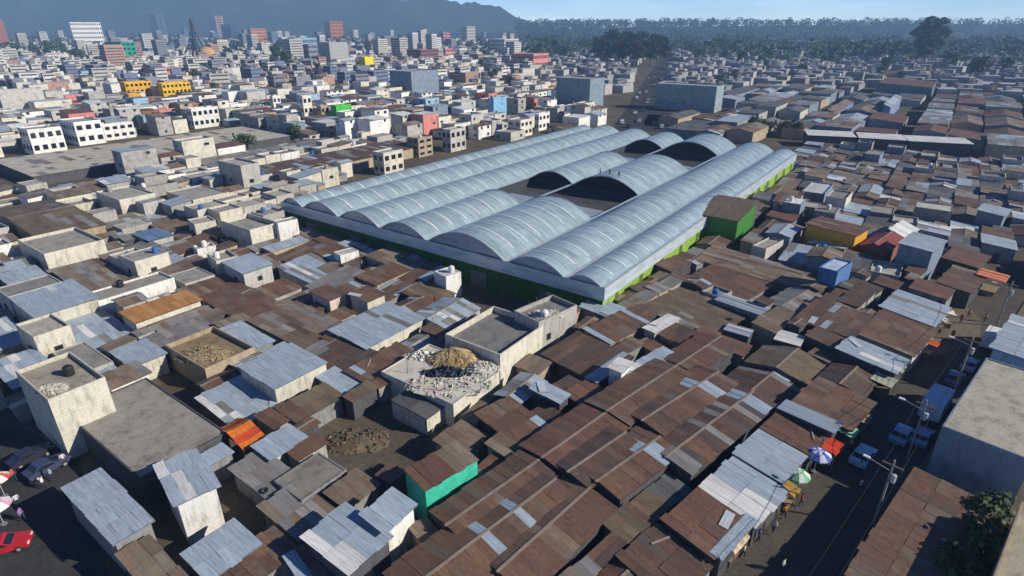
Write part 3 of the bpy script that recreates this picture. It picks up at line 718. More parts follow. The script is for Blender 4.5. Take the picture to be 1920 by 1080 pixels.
hb(SH, 'pale blue white tin roof under the near corner of the vaulted hall', 'shack', (1148, 592), (1166, 572), (1092, 572), 3.8, roof='zinc', wall='grey', pitch='mono', contam=0)
hb(SH, 'light grey strip roof on the edge of the wide olive roof', 'shack', (1424, 590), (1438, 578), (1332, 568), 3.5, roof='zinc', wall='grey', pitch='flat', contam=.4)
hb(SH, 'slatted rack roof of white boards at the middle of the dark roofs', 'shack', (1500, 650), (1513, 632), (1460, 622), 3.0, roof='white', wall='dark', pitch='flat', contam=0, sheet=.6, over=.05)
hb(SH, 'slatted grey board roof beside the wide olive roof', 'shack', (1404, 632), (1414, 620), (1362, 612), 3.0, roof='zinc', wall='dark', pitch='flat', contam=.5, sheet=.6, over=.05)
hb(BK, 'dark fronted house with cream slab roof below the yellow house', 'house', (1588, 468), (1603, 450), (1520, 446), 0, (1584, 496), roof='slab', wall='bluegrey', parapet=.1, slabcol=(.55, .52, .42))
hb(BK, 'bright amber yellow house with reddish tin roof among dark roofs', 'house', (1606, 440), (1624, 424), (1524, 414), 6.2, roof='rustred', wall='amber', pitch='mono', rise=.3, wallmat='paint', contam=.1, land='the amber yellow house')
hb(BK, 'house with brick red gable roof right of the amber yellow house', 'house', (1666, 462), (1704, 440), (1626, 444), 5.2, roof='red', wall='brick', pitch='gable', rise=1.1, contam=0)
hb(BK, 'tall blue grey house with bright right edge beside the red gable', 'house', (1750, 470), (1783, 450), (1686, 456), 7.2, None, roof='zinc', wall='bluegrey', pitch='mono', rise=.3, contam=0, land='the tall blue grey house')
hb(SH, 'white tin roof tilted steeply behind the red gable house', 'shack', (1700, 436), (1720, 418), (1678, 424), 5.4, roof='white', wall='grey', pitch='mono', rise=1.4, contam=0)
hb(SH, 'brown roof running to the street right of the tall blue grey house', 'shack', (1822, 545), (1850, 512), (1768, 520), 3.6, roof='rust', wall='dark', pitch='mono', contam=.15)
hb(SH, 'dark brown roof behind the orange stall by the street', 'shack', (1836, 498), (1858, 476), (1774, 478), 3.6, roof='rustred', wall='dark', pitch='mono', contam=.15)
hb(BK, 'white roofed house among dark roofs at the right edge', 'house', (1786, 398), (1792, 388), (1716, 388), 5.2, roof='slab', wall='grey', parapet=.1, slabcol=(.5, .49, .44))
hb(BK, 'house with pale blue roof strips at the right edge', 'house', (1884, 402), (1896, 390), (1842, 386), 5.4, roof='zinc', wall='bluegrey', pitch='mono', contam=0)
hb(BK, 'tall narrow house with bright edge right of the green annex', 'house', (1545, 366), (1556, 346), (1505, 358), 0, (1545, 392), roof='slab', wall='bluegrey', parapet=.3, slabcol=(.5, .52, .55))
hb(BK, 'house with white roof lid just right of the green annex', 'house', (1502, 384), (1512, 374), (1476, 372), 6.0, roof='slab', wall='bluegrey', parapet=.05, slabcol=(.68, .68, .66))
hb(BK, 'blue fronted house with bright edge below the green annex', 'house', (1488, 412), (1510, 388), (1440, 402), 0, (1484, 442), roof='rustred', wall='bluegrey', pitch='mono', contam=0)
# --- roofs along the market street
hb(SH, 'brown roof with pale cream edge beside the open yard', 'shack', (1715, 660), (1762, 606), (1617, 618), 3.4, roof='rust', wall='cream', pitch='mono', contam=.1, land='the cream edged roof')
hb(SH, 'grey green tin roof at the corner of the open yard', 'shack', (1752, 604), (1788, 572), (1660, 568), 3.6, roof='zinc', wall='dark', pitch='mono', contam=.2)
hb(SH, 'narrow zinc strip roof with dark wall below the cream edged roof', 'shack', (1682, 692), (1704, 668), (1586, 642), 3.9, roof='zinc', wall='dark', pitch='mono', contam=.1)
hb(SH, 'large rust brown roof with pale seam on the street', 'shack', (1597, 800), (1650, 752), (1500, 742), 3.3, roof='rust', wall='dark', pitch='mono', rise=.5, contam=.05)
hb(SH, 'long narrow zinc strip ending at the green tarp stall', 'shack', (1562, 810), (1580, 797), (1468, 760), 3.5, roof='zinc', wall='dark', pitch='flat', contam=0)
hb(SH, 'red brown roof between the narrow zinc strip and the zinc roofs', 'shack', (1520, 846), (1560, 812), (1436, 796), 3.1, roof='rustred', wall='dark', pitch='mono', contam=.0)
hb(SH, 'big clean zinc roof beside the blue and white parasol', 'shack', (1467, 897), (1516, 852), (1386, 843), 3.4, roof='zinc', wall='dark', pitch='mono', contam=0, land='the clean zinc roof')
hb(SH, 'zinc roof with brown patch beside the green and white parasol', 'shack', (1417, 978), (1472, 912), (1318, 914), 3.2, roof='zinc', wall='dark', pitch='mono', contam=.25)
hb(SH, 'square red brown roof with dark edges at the end of the zinc roofs', 'shack', (1336, 1034), (1391, 966), (1250, 973), 3.3, roof='rustred', wall='dark', pitch='mono', contam=0)
hb(SH, 'narrow zinc awning over the street at the bottom', 'shack', (1352, 1046), (1416, 978), (1338, 1036), 2.9, roof='zinc', wall='dark', pitch='flat', contam=0, az=47)
def row(label, A, B, w_, z, roof, group, rise=.75, contam=.12, wall='dark'):
    rise *= .62; w_ += .5
    a, b = at(*A, z), at(*B, z); d = b - a; az = math.degrees(math.atan2(d.x, d.y)); u, v = axes(az)
    rc = Rect(a - v * w_ / 2, az, d.length, w_)
    building('market_row_shed', label, 'market shed', rc, z, roof=roof, wall=wall, pitch='gable', rise=rise, over=.05, contam=contam, group=group)
GR = 'long gabled sheds in rows across the lower right'
row('gabled shed with long pale patch, right beside the turquoise shop', (838, 984), (1008, 864), 4.6, 3.6, 'rust', GR, .5)
row('gabled brown shed with two pale seams, next up the row from the turquoise shop', (1018, 857), (1134, 775), 6.2, 3.8, 'rustred', GR, .6, .08)
row('gabled shed with bright upper ridge edge in the middle of the rows', (1139, 770), (1268, 686), 6.0, 4.0, 'rust', GR, .6, .1)
row('gabled shed at the top of the upper row under the olive roof', (1273, 683), (1350, 632), 5.2, 3.7, 'rustred', GR, .5, .3)
row('long brown gabled shed with grey patch on the bottom edge, second row', (760, 1112), (1040, 900), 6.0, 3.7, 'rust', GR, .8, .14)
row('brown gabled shed crossed by a dark step in the middle of the second row', (1066, 884), (1172, 812), 5.0, 3.9, 'darkrust', GR, .6, .1)
row('gabled shed with sunlit brown slope high in the second row', (1205, 788), (1346, 698), 5.2, 4.0, 'rust', GR, .6, .2)
row('orange brown gabled shed with zinc patch near its end, third row', (935, 1070), (1105, 916), 6.0, 3.5, 'rust', GR, .7, .12)
row('dark gabled shed with pale zinc square, upper part of the third row', (1250, 856), (1412, 734), 5.6, 3.7, 'darkrust', GR, .6, .3)
row('short orange brown gabled shed in the middle of the third row', (1120, 902), (1236, 820), 5.4, 3.8, 'rust', GR, .6, .05)
hb(SH, 'square pale green zinc roof set low between the second and third rows', 'shack', (1252, 842), (1294, 800), (1218, 812), 3.2, roof='zinc', wall='dark', pitch='mono', contam=.1)
hb(SH, 'large brown and tan roof with dark lower edge left of the middle rows', 'shack', (968, 826), (1040, 800), (905, 772), 3.3, roof='rust', wall='dark', pitch='mono', contam=.3)
hb(SH, 'small pale blue zinc roof with dark side beside the brown and tan roof', 'shack', (1050, 750), (1066, 735), (1004, 722), 4.0, roof='zinc', wall='dark', pitch='mono', contam=0)
hb(SH, 'greenish zinc box roof beside the long blue grey roof', 'shack', (1166, 698), (1184, 680), (1148, 684), 4.6, roof='white', wall='white', pitch='flat', contam=0)
hb(SH, 'long blue grey zinc roof above the middle gabled rows', 'shack', (1225, 722), (1290, 672), (1170, 697), 3.6, roof='zinc', wall='grey', pitch='mono', contam=.3)
hb(SH, 'wide slatted purple brown roof behind the pale blue zinc roof', 'shack', (1120, 708), (1180, 668), (1010, 660), 3.3, roof='darkrust', wall='dark', pitch='monox', rise=.7, contam=.35)
hb(SH, 'red brown roof in front of the olive roof edge', 'shack', (1395, 660), (1410, 642), (1300, 630), 3.1, roof='rustred', wall='grey', pitch='mono', contam=.0)
hb(SH, 'light cream tin strip near the hall corner', 'shack', (1228, 624), (1268, 596), (1208, 615), 3.6, roof='white', wall='pale', pitch='flat', contam=.1)
# --- big buildings right of the street
RB = rectL((1766, 800), (1850, 672), (1935, 866), 7.0, 47); landmark('the cracked concrete roof', RB.c)
building('concrete_building', 'big building with cracked pale concrete roof across the street', 'building', RB, 7.0, 'slab', 'bluegrey', parapet=.12, slabcol=(.42, .39, .32), win=.5)
RB = rectL((1588, 1085), (1713, 884), (1770, 1180), 3.2, 47)
building('warehouse', 'long warehouse with weathered brown roof on the right of the street', 'warehouse', RB, 3.6, 'rust', 'dark', pitch='mono', rise=.4, sheet=1.2, contam=.03); landmark('the street warehouse', RB.c)
RB = rectL((1858, 1092), (1908, 938), (1990, 1160), 6.5, 47); building('tall_building', 'tan concrete roofed building cut by the lower right corner', 'building', RB, 6.5, 'slab', 'tanwall', parapet=.1, slabcol=(.40, .35, .25))
RB = rectL((1862, 652), (1898, 590), (1990, 700), 6.0, 47); building('warehouse', 'blue grey roofed building behind the big cracked concrete roof', 'warehouse', RB, 6.0, 'zinc', 'sky', pitch='mono', rise=.4, contam=.1)
# --- orange tent
TZ = 3.3; rc = rect((455, 838), (489, 806), (392, 803), TZ); occupy(rc); tent = thing('market_tent', 'bright orange tent roof with red stripes at the right end of the grey flat roof', 'tent', (rc.c.x, rc.c.y, 0), rc.rz); landmark('the orange tent', rc.c)
tm = MB(); x, y = rc.a / 2, rc.b / 2
OR = [(.62, .17, .03), (.50, .07, .03), (.66, .24, .05)]
for i in range(6):
    y0, y1 = -y + 2 * y * i / 6, -y + 2 * y * (i + 1) / 6
    h0, h1 = TZ - .5 + 1.1 * (1 - abs(y0) / y), TZ - .5 + 1.1 * (1 - abs(y1) / y)
    for k in range(6):
        xa, xb = -x + 2 * x * k / 6, -x + 2 * x * (k + 1) / 6; sg = lambda q: -.18 * math.sin((q / x + 1) * math.pi / 2)
        tm.poly([(xa, y0, h0 + sg(xa)), (xb, y0, h0 + sg(xb)), (xb, y1, h1 + sg(xb)), (xa, y1, h1 + sg(xa))], OR[1] if i in (1, 4) else OR[0] if i < 3 else OR[2])
tm.build('canopy', 'cloth', tent)
for sx in (-1, 1):
    for sy in (-1, 1): pm = MB(); pm.bar((sx * (x - .1), sy * (y - .1), 0), (sx * (x - .1), sy * (y - .1), TZ - .5), .05, (.3, .3, .3)); pm.build('pole', 'paint', tent)
# ------------------------------------------------------------------ city landmarks behind and beside the market
def tower(name, label, cat, xl, xc, xr, yt, yb, wall, roof='slab', storeys=0, slabcol=(.35, .35, .34), wallmat='concrete', az=G1, band=(.04, .045, .055), land=None, pitch='mono', rise=None, zmax=90, group=None):
    rc = rect_edge(xl, xc, xr, yb, az); rc.a = min(rc.a, 60); rc.b = min(rc.b, 60)
    w0 = at(xc, yb); rc = Rect(w0, az, rc.a, rc.b)
    z = min(zmax, max(3, height_from((xc, yb), (xc, yt))))
    o = building(name, label, cat, rc, z, roof=roof, wall=wall, parapet=.5, slabcol=slabcol, wallmat=wallmat, over=.1, sheet=2.0, pitch=pitch, rise=rise, group=group)
    if storeys:
        sh = z / storeys; hh = sh * .42; x, y = rc.a / 2, rc.b / 2
        n = max(2, int(rc.a / 2.6)); m = max(2, int(rc.b / 2.6))
        while storeys * (n + m) > 90: n, m = max(1, n - 1), max(1, m - 1)
        wx = MB(); wx.box(-rc.a / n * .3, rc.a / n * .3, -.05, .1, 0, hh, band); wx = wx.mesh('window', 'glass')
        wy = MB(); wy.box(-.05, .1, -rc.b / m * .3, rc.b / m * .3, 0, hh, band); wy = wy.mesh('window', 'glass')
        for s in range(storeys):
            zc = (s + .38) * sh
            for i in range(n): link(wx, 'window', o, (-x + rc.a * (i + .5) / n, -y, zc))
            for i in range(m): link(wy, 'window', o, (-x, -y + rc.b * (i + .5) / m, zc))
    if land: landmark(land, rc.c)
    return o
AP, OF = 'apartment_building', 'office_building'
tower(BK, 'big white block house with sloping roofline at the upper left edge', 'house', 6, 14, 95, 172, 226, 'pale', storeys=0, land='the sloping white house')
tower(AP, 'orange yellow apartment building, left one of the two yellow blocks', 'building', 232, 242, 291, 156, 190, 'amber', storeys=3, land='the orange yellow block')
tower(AP, 'lemon yellow apartment building, right one of the two yellow blocks', 'building', 300, 310, 362, 158, 190, 'yellow', storeys=3, land='the lemon yellow block')
tower(BK, 'small amber stair house below the orange yellow block', 'house', 240, 246, 268, 178, 198, 'amber')
tower(BK, 'flat white house pair, left half, above the long tan shed', 'house', 122, 150, 200, 232, 274, 'white', storeys=2, land='the white house pair')
tower(BK, 'flat white house pair, right half, above the long tan shed', 'house', 196, 200, 256, 236, 264, 'white', storeys=2)
tower(BK, 'white house with rows of small windows above the long tan shed', 'house', 356, 366, 415, 206, 242, 'white', storeys=2)
tower(BK, 'white house behind the left end of the long tan shed', 'house', 48, 66, 128, 246, 292, 'white', storeys=2)
tower(BK, 'sky blue roofed house in the left city', 'house', 150, 156, 183, 132, 150, 'sky', roof='blue')
tower(AP, 'dark red building with pink front behind the yellow blocks', 'building', 272, 296, 322, 128, 150, 'pink', storeys=2)
tower(OF, 'white office building with pale green panel far in the left city', 'office', 138, 144, 220, 42, 92, 'white', storeys=6, land='the green panelled office')
tower(OF, 'emerald green office building in the left city', 'office', 206, 236, 262, 80, 122, (.03, .30, .20), storeys=5, land='the emerald green office')
tower('brick_spire', 'tall rust red brick spire at the far left edge', 'tower', -20, -4, 22, 36, 92, 'brick', storeys=0)
tower(AP, 'dark blue grey tower block rising to the mountain', 'tower block', 282, 302, 316, 13, 74, (.13, .15, .24), storeys=12, land='the dark tower block')
tower(AP, 'dark purple slab tower near the white office with green panel', 'tower block', 190, 226, 236, 16, 48, (.16, .13, .20), storeys=6)
tower(AP, 'brown and white tower block left of the orange brick block', 'tower block', 394, 410, 424, 26, 70, (.42, .26, .22), storeys=8)
tower(AP, 'navy blue glass block right of the steel tower', 'office', 418, 436, 446, 46, 76, (.06, .08, .22), storeys=5)
tower(AP, 'orange brick apartment block in the middle of the left city', 'building', 468, 474, 503, 54, 84, (.55, .22, .10), storeys=5, land='the orange brick block')
tower(AP, 'pink and white tower block above the orange brick block', 'tower block', 478, 490, 502, 22, 60, (.50, .30, .28), storeys=8)
tower(AP, 'red orange tower block with two stepped wings', 'building', 612, 622, 646, 40, 80, (.50, .17, .08), storeys=6)
tower('twin_slab', 'tall blank grey slab with cream right edge', 'building', 600, 622, 656, 80, 126, (.40, .40, .40), land='the blank grey slab')
tower(AP, 'blue grey block beside the blank grey slab', 'building', 560, 582, 602, 84, 122, (.22, .26, .34), storeys=4)
tower('warehouse', 'glass fronted blue hall with white roof edge in the left city', 'building', 540, 556, 597, 72, 100, 'sky', storeys=2)
tower('billboard_house', 'bright lemon yellow block in the middle distance', 'building', 676, 686, 703, 108, 132, (.75, .62, .02), land='the bright yellow block')
tower('warehouse', 'yellow roofed depot far behind the bright yellow block', 'warehouse', 760, 784, 815, 66, 84, (.66, .58, .03), roof='slab', slabcol=(.6, .55, .04))
tower(AP, 'twin white towers far behind the yellow roofed depot, left one', 'tower block', 744, 750, 756, 16, 42, 'white', storeys=0)
tower(AP, 'twin white towers far behind the yellow roofed depot, right one', 'tower block', 757, 763, 770, 16, 42, 'white', storeys=0)
tower(AP, 'white and blue tower block right of the yellow roofed depot', 'tower block', 866, 876, 892, 50, 84, 'pale', storeys=6)
tower(AP, 'pink tower block right of the yellow roofed depot', 'tower block', 828, 832, 845, 62, 86, 'pink', storeys=4)
tower(AP, 'pink brick house under the pink tower block', 'building', 832, 836, 850, 92, 116, 'pink', storeys=3)
tower(AP, 'brown brick block in the middle of the city', 'building', 764, 790, 822, 94, 120, (.22, .11, .12), storeys=4)
tower(AP, 'white block right of the pink brick house', 'building', 858, 862, 876, 92, 112, 'white', storeys=2)
tower(AP, 'dark brick block with cream end left of the pink market house', 'building', 918, 946, 972, 74, 104, 'cream', storeys=4)
tower(AP, 'red and pink house left of the tall dark trees', 'building', 958, 1000, 1028, 102, 130, 'pink', storeys=2, land='the red and pink house')
tower('warehouse', 'large square grey depot with dark left side in the middle distance', 'warehouse', 734, 774, 824, 136, 190, 'bluegrey', roof='slab', slabcol=(.33, .35, .34), storeys=0, land='the square grey depot')
tower('warehouse', 'tall teal grey warehouse with bright cream right edge', 'warehouse', 1042, 1104, 1130, 150, 212, (.22, .29, .34), roof='slab', slabcol=(.36, .34, .30), land='the teal grey warehouse')
tower('warehouse', 'wide green grey warehouse right of the avenue', 'warehouse', 1226, 1338, 1352, 164, 212, (.27, .33, .36), roof='slab', slabcol=(.36, .42, .44), land='the green grey warehouse', zmax=16)
tower(BK, 'bright green cube house in the middle distance', 'house', 624, 634, 662, 200, 236, (.08, .50, .08), land='the green cube house')
tower(BK, 'white house joined to the bright green cube house', 'house', 655, 662, 688, 202, 232, 'cream', storeys=2)
tower(BK, 'narrow cream tower house left of the bright green cube', 'house', 568, 574, 590, 182, 236, 'cream', storeys=3)
tower(BK, 'narrow tan tower house between cream tower house and green cube', 'house', 598, 606, 620, 200, 236, 'tanwall', storeys=2)
tower(BK, 'white stair block in the houses left of the cream tower house', 'house', 510, 516, 530, 182, 214, 'white', storeys=2)
tower(BK, 'pale blue painted house behind the far left corner of the hall', 'house', 916, 926, 950, 186, 226, (.22, .42, .62), land='the pale blue house')
tower(BK, 'cream block house at the far left edge of the hall, with ragged top', 'house', 702, 722, 758, 290, 330, 'cream', storeys=2, land='the ragged cream house')
tower(BK, 'white block house just behind the far end of the hall', 'house', 952, 976, 998, 228, 258, 'cream', storeys=2)
tower(BK, 'narrow white house just behind the far end of the hall', 'house', 1002, 1010, 1030, 216, 246, 'white', storeys=2)
tower(BK, 'grey house with pale front left of the far hall end', 'house', 830, 846, 874, 246, 286, 'pale', storeys=2)
tower(BK, 'tan tenement with many small windows left of the far hall end', 'house', 766, 786, 812, 262, 296, 'tanwall', storeys=3)
tower('warehouse', 'warehouse with big pale roof on blue walls in the right distance', 'warehouse', 1548, 1566, 1656, 206, 222, (.18, .24, .46), roof='tan', rise=2.0, pitch='mono', land='the blue walled warehouse', zmax=9)
tower('warehouse', 'white roofed blue warehouse in the right distance', 'warehouse', 1650, 1664, 1756, 196, 226, (.20, .25, .42), roof='zinc', rise=1.5, zmax=9)
tower('warehouse', 'teal sided depot with brick red roof in the right distance', 'warehouse', 1640, 1742, 1776, 160, 186, (.12, .2, .26), roof='rustred', rise=2, zmax=12)
tower('warehouse', 'long pale depot below the treeline on the right', 'warehouse', 1400, 1520, 1530, 78, 92, (.36, .42, .46), roof='slab', slabcol=(.42, .46, .48))
def longroof(label, P0, P1, P2, z, pal, cat='market shed'):
    rc = rect(P0, P1, P2, z, 121.0 if False else None)
    return rc
# the long pale platform roofs behind the right end of the hall (they run left to right)
for i, (xa, xb, ya, yb) in enumerate(((1516, 1606, 252, 256), (1612, 1700, 257, 262), (1706, 1826, 263, 269))):
    p, q = at(xa, ya, 5), at(xb, yb, 5); d = q - p; az = math.degrees(math.atan2(d.x, d.y)); rc = Rect(p, az, d.length, 11)
    building('platform_roof', ('left', 'middle', 'right')[i] + ' section of the long pale platform roof in the right distance', 'platform roof', rc, 5.2, roof='white', wall='dark', pitch='mono', rise=.5, sheet=3, contam=0, group='sections of the long platform roof')
    landmark('the pale platform roof', rc.c)
# steel lattice monument
p = at(372, 112); hgt = height_from((372, 112), (372, 38)); mon = thing('lattice_tower', 'dark steel lattice tower on four curved legs above a tan domed hall', 'tower', (p.x, p.y, 0)); landmark('the steel lattice tower', p)
W0 = 16.0
def leg_r(t): return W0 * (1 - t) ** 2.2 + 1.2
for sx in (-1, 1):
    for sy in (-1, 1):
        mb = MB()
        for k in range(10):
            a, b_ = k / 10, (k + 1) / 10
            mb.bar((sx * leg_r(a), sy * leg_r(a), hgt * a), (sx * leg_r(b_), sy * leg_r(b_), hgt * b_), 1.1 * (1 - a) + .35, (.05, .045, .05), 4)
        mb.build('leg', 'paint', mon)
mb = MB()
for t in (.3, .5, .65, .8, .92):
    r_ = leg_r(t); z = hgt * t
    for (x0, y0), (x1, y1) in (((-1, -1), (1, -1)), ((1, -1), (1, 1)), ((1, 1), (-1, 1)), ((-1, 1), (-1, -1))):
        mb.bar((x0 * r_, y0 * r_, z), (x1 * r_, y1 * r_, z), .5, (.05, .045, .05), 4); mb.bar((x0 * r_, y0 * r_, z), (x1 * leg_r(t + .07), y1 * leg_r(t + .07), z + hgt * .07), .35, (.05, .045, .05), 4)
mb.build('bracing', 'paint', mon)
mb = MB(); mb.lathe([(.01, hgt + 3), (1.5, hgt + 1), (1.8, hgt - 1), (1.2, hgt - 3)], (.06, .05, .05), 8); mb.build('lantern', 'paint', mon)
p = at(390, 112); dm = thing('domed_hall', 'tan domed hall beside the foot of the steel lattice tower', 'building', (p.x, p.y, 0))
mb = MB(); mb.lathe([(13, 0), (13, 8), (12, 8.1)], (.5, .36, .2), 16); mb.build('wall', 'concrete', dm); mb = MB(); mb.lathe([(13.5, 8), (11, 13), (6, 17), (.01, 18.5)], (.55, .34, .14), 16); mb.build('roof', 'concrete', dm)

# ------------------------------------------------------------------ the packed quarter: fill what the individually placed buildings leave free
NOGO = [[(1465, 1120), (1310, 1075), (1400, 985), (1450, 915), (1495, 870), (1550, 808), (1640, 750), (1705, 672), (1765, 612), (1795, 575), (1850, 540), (1905, 470), (1935, 430), (1935, 600), (1880, 640), (1765, 810), (1712, 890), (1590, 1090)],
        [(-50, 760), (40, 770), (135, 855), (175, 840), (200, 880), (112, 918), (225, 1040), (300, 960), (335, 935), (420, 895), (430, 985), (365, 1030), (385, 1100), (300, 1120), (-50, 1120)],
        [(640, 760), (745, 735), (820, 835), (745, 885), (640, 850), (590, 800)],
        [(300, 690), (360, 690), (420, 800), (380, 800), (330, 760)],
        [(880, 470), (1140, 560), (1100, 585), (960, 600), (880, 560), (840, 510)],
        [(30, 345), (545, 258), (556, 268), (60, 357)]]
REG = [('left', [(-80, 352), (60, 352), (556, 262), (770, 256), (560, 372), (540, 385), (470, 520), (395, 545), (380, 700), (420, 900), (640, 1130), (-80, 1130)]),
       ('centre', [(470, 420), (540, 395), (1130, 590), (1000, 700), (960, 860), (760, 1000), (560, 1120), (420, 900), (380, 700), (395, 545)]),
       ('g2', [(960, 720), (1010, 640), (1290, 470), (1440, 480), (1700, 520), (1850, 480), (1800, 620), (1640, 800), (1330, 1130), (600, 1130), (760, 1000), (960, 860)]),
       ('mid', [(1290, 470), (1500, 270), (1990, 285), (1990, 520), (1850, 480), (1700, 520), (1440, 480)]),
       ('across', [(1935, 470), (1990, 440), (1990, 1130), (1590, 1130), (1712, 890), (1765, 810), (1880, 640)])]
# road and yard are never built over; only real buildings count as neighbours
fr = random.Random(21)
FILLN = 0
def region(p):
    if any(inside(p, q) for q in NOGO): return None
    for n, q in REG:
        if inside(p, q): return n
    return None
TINT = {'rust': 'rust brown', 'rustred': 'red brown', 'darkrust': 'dark brown', 'tan': 'dusty tan', 'zinc': 'pale zinc', 'grey': 'dull grey', 'darkgrey': 'dark grey', 'olive': 'olive brown', 'ochre': 'ochre', 'orange': 'orange', 'red': 'brick red', 'white': 'white', 'blue': 'blue', 'dust': 'sandy'}
WTINT = {'cream': 'cream', 'white': 'white', 'block': 'grey block', 'pale': 'pale', 'grey': 'grey', 'bluegrey': 'blue grey', 'tanwall': 'tan', 'brick': 'brick', 'sky': 'pale blue', 'green': 'green', 'yellow': 'yellow', 'pink': 'pink', 'dark': 'dark'}
def fill_one(rc, st, small=False):
    global FILLN
    d = math.hypot(rc.c.x, rc.c.y); L = max(rc.a, rc.b)
    if st == 'left': block = fr.random() < .66
    elif st == 'centre': block = fr.random() < .10
    elif st == 'mid': block = fr.random() < .30
    else: block = fr.random() < .02
    if min(rc.a, rc.b) < 3.4: block = False
    small = small or max(rc.a, rc.b) < 5.2
    sh = 1.0 if d < 110 else 1.6
    if block:
        wl = fr.choice(('cream', 'white', 'pale', 'block', 'cream', 'pale') if st != 'mid' else ('bluegrey', 'pale', 'grey', 'cream'))
        rf = fr.choice(('slab', 'slab', 'slab', 'zinc', 'tan')); z = fr.choice((3.0, 3.4, 4.2, 5.4) if st == 'left' else (3.0, 3.8, 5.0))
        sc = fr.choice(((.36, .34, .30), (.30, .29, .27), (.40, .38, .33), (.24, .23, .22)))
        desc = f"{WTINT[wl]} house with {'flat concrete' if rf == 'slab' else TINT[rf]} roof"
        building(BK, None, 'house', rc, z, roof=rf, wall=wl, pitch=None, win=.75 if d < 190 else 0, parapet=fr.choice((.15, .4, .7)), rebar=fr.choice((0, 0, 3, 4)) if d < 120 else 0, slabcol=sc, desc=desc, sheet=sh, r=fr, group='houses packed around the market hall')
    else:
        pal = fr.choice({'left': ('tan', 'grey', 'zinc', 'zinc', 'tan', 'rust', 'grey', 'dust'), 'centre': ('rust', 'rust', 'tan', 'rustred', 'tan', 'olive', 'zinc', 'grey'), 'g2': ('rust', 'darkrust', 'darkrust', 'olive', 'tan', 'grey', 'rustred'), 'mid': ('darkrust', 'grey', 'olive', 'rust', 'tan', 'darkgrey', 'zinc'), 'across': ('rust', 'darkrust', 'grey')}[st])
        if st == 'g2' and inside(proj((rc.c.x, rc.c.y, 2.5)), [(1180, 640), (1480, 560), (1640, 700), (1400, 900), (1230, 960), (1300, 800)]): pal = fr.choice(('darkrust', 'darkrust', 'darkgrey', 'olive'))  # shadow band put into darker palettes, over roofs that are dark themselves
        z = fr.uniform(2.4, 3.3) + (.9 if (rc.c - bil(1.0, .3, 0)).length < 45 and st != 'left' else 0)
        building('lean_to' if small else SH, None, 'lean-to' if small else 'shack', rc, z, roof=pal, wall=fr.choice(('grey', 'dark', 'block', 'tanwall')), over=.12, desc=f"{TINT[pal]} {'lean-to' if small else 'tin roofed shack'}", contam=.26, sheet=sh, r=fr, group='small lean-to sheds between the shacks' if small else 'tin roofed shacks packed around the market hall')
    FILLN += 1
def fill(az, regs, u0, u1, v0, v1, du, dv, ok=None):
    u, v = axes(az); q = v0
    while q < v1:
        dep = fr.uniform(*dv); p = u0
        while p < u1:
            ln = fr.uniform(*du); done = False
            c0 = u * p + v * q
            aj = az + fr.uniform(-2.2, 2.2)
            for fa_, fb_ in ((1, 1), (.65, 1), (1, .6), (.6, .6)):
                rc = Rect(c0, aj, ln * fa_ - .25, dep * fb_ - .25)
                px = proj((rc.c.x, rc.c.y, 2.5))
                if rc.c.y < 8 or px[0] < -70 or px[0] > 1990 or px[1] > 1120: continue
                st = region(px)
                if st in regs and all(region(proj((k.x, k.y, 2.5))) is not None for k in rc.corners(-.4)) and free(rc):
                    fill_one(rc, st); p += ln * fa_; done = True; break
            if not done: p += 1.6
        q += dep
fill(G1, ('left',), -10, 300, -120, 300, (5.0, 9), (4.8, 7))
fill(G1, ('centre',), -10, 260, -120, 160, (6, 11), (5, 8))
fill(G1, ('mid',), -10, 260, -120, 160, (5.5, 11), (4.8, 7.2))
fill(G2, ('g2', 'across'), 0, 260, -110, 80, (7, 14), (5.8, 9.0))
fill(G1, ('left', 'centre'), -10, 230, -60, 220, (3.2, 5), (3.0, 4.2))
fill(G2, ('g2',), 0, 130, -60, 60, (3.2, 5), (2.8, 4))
print('FILL', FILLN)
# ------------------------------------------------------------------ the city beyond: houses as things up to about 300 m, one mass behind
cr = random.Random(5)
LEFT_CITY = [(-80, 66), (300, 60), (960, 58), (1030, 66), (1110, 130), (1120, 235), (960, 258), (735, 258), (520, 330), (-80, 330)]
RIGHT_CITY = [(1110, 130), (1270, 80), (2000, 72), (2000, 290), (1500, 290), (1490, 270), (1120, 240)]
AVE = [(1178, 250), (1150, 215), (1225, 78), (1270, 78), (1240, 250)]
TANS = [(-80, 310), (430, 238), (545, 240), (530, 262), (60, 345), (-80, 350)]
def city_house(rc, kind):
    z = cr.choice((3.2, 3.5, 6.0, 6.2, 6.4, 9.0) if kind == 'left' else (4.0, 4.6, 5.2, 6.0))
    if kind == 'left':
        wl = cr.choice(('cream', 'white', 'pale', 'pale', 'block', 'tanwall', 'cream', 'bluegrey', 'brick', 'sky', 'pale', 'pink', 'white') if cr.random() < .5 else ('cream', 'white', 'pale', 'block', 'white'))
        rf = cr.choice(('slab', 'slab', 'tan', 'grey', 'rust', 'zinc', 'white', 'rustred'))
    else:
        wl = cr.choice(('grey', 'bluegrey', 'pale', 'block', 'tanwall', 'bluegrey')); rf = cr.choice(('grey', 'darkgrey', 'rust', 'rustred', 'tan', 'zinc', 'darkgrey'))
    return z, wl, rf
far = MB(); far_n = 0; near_n = {'left': 0, 'right': 0}
cand = []
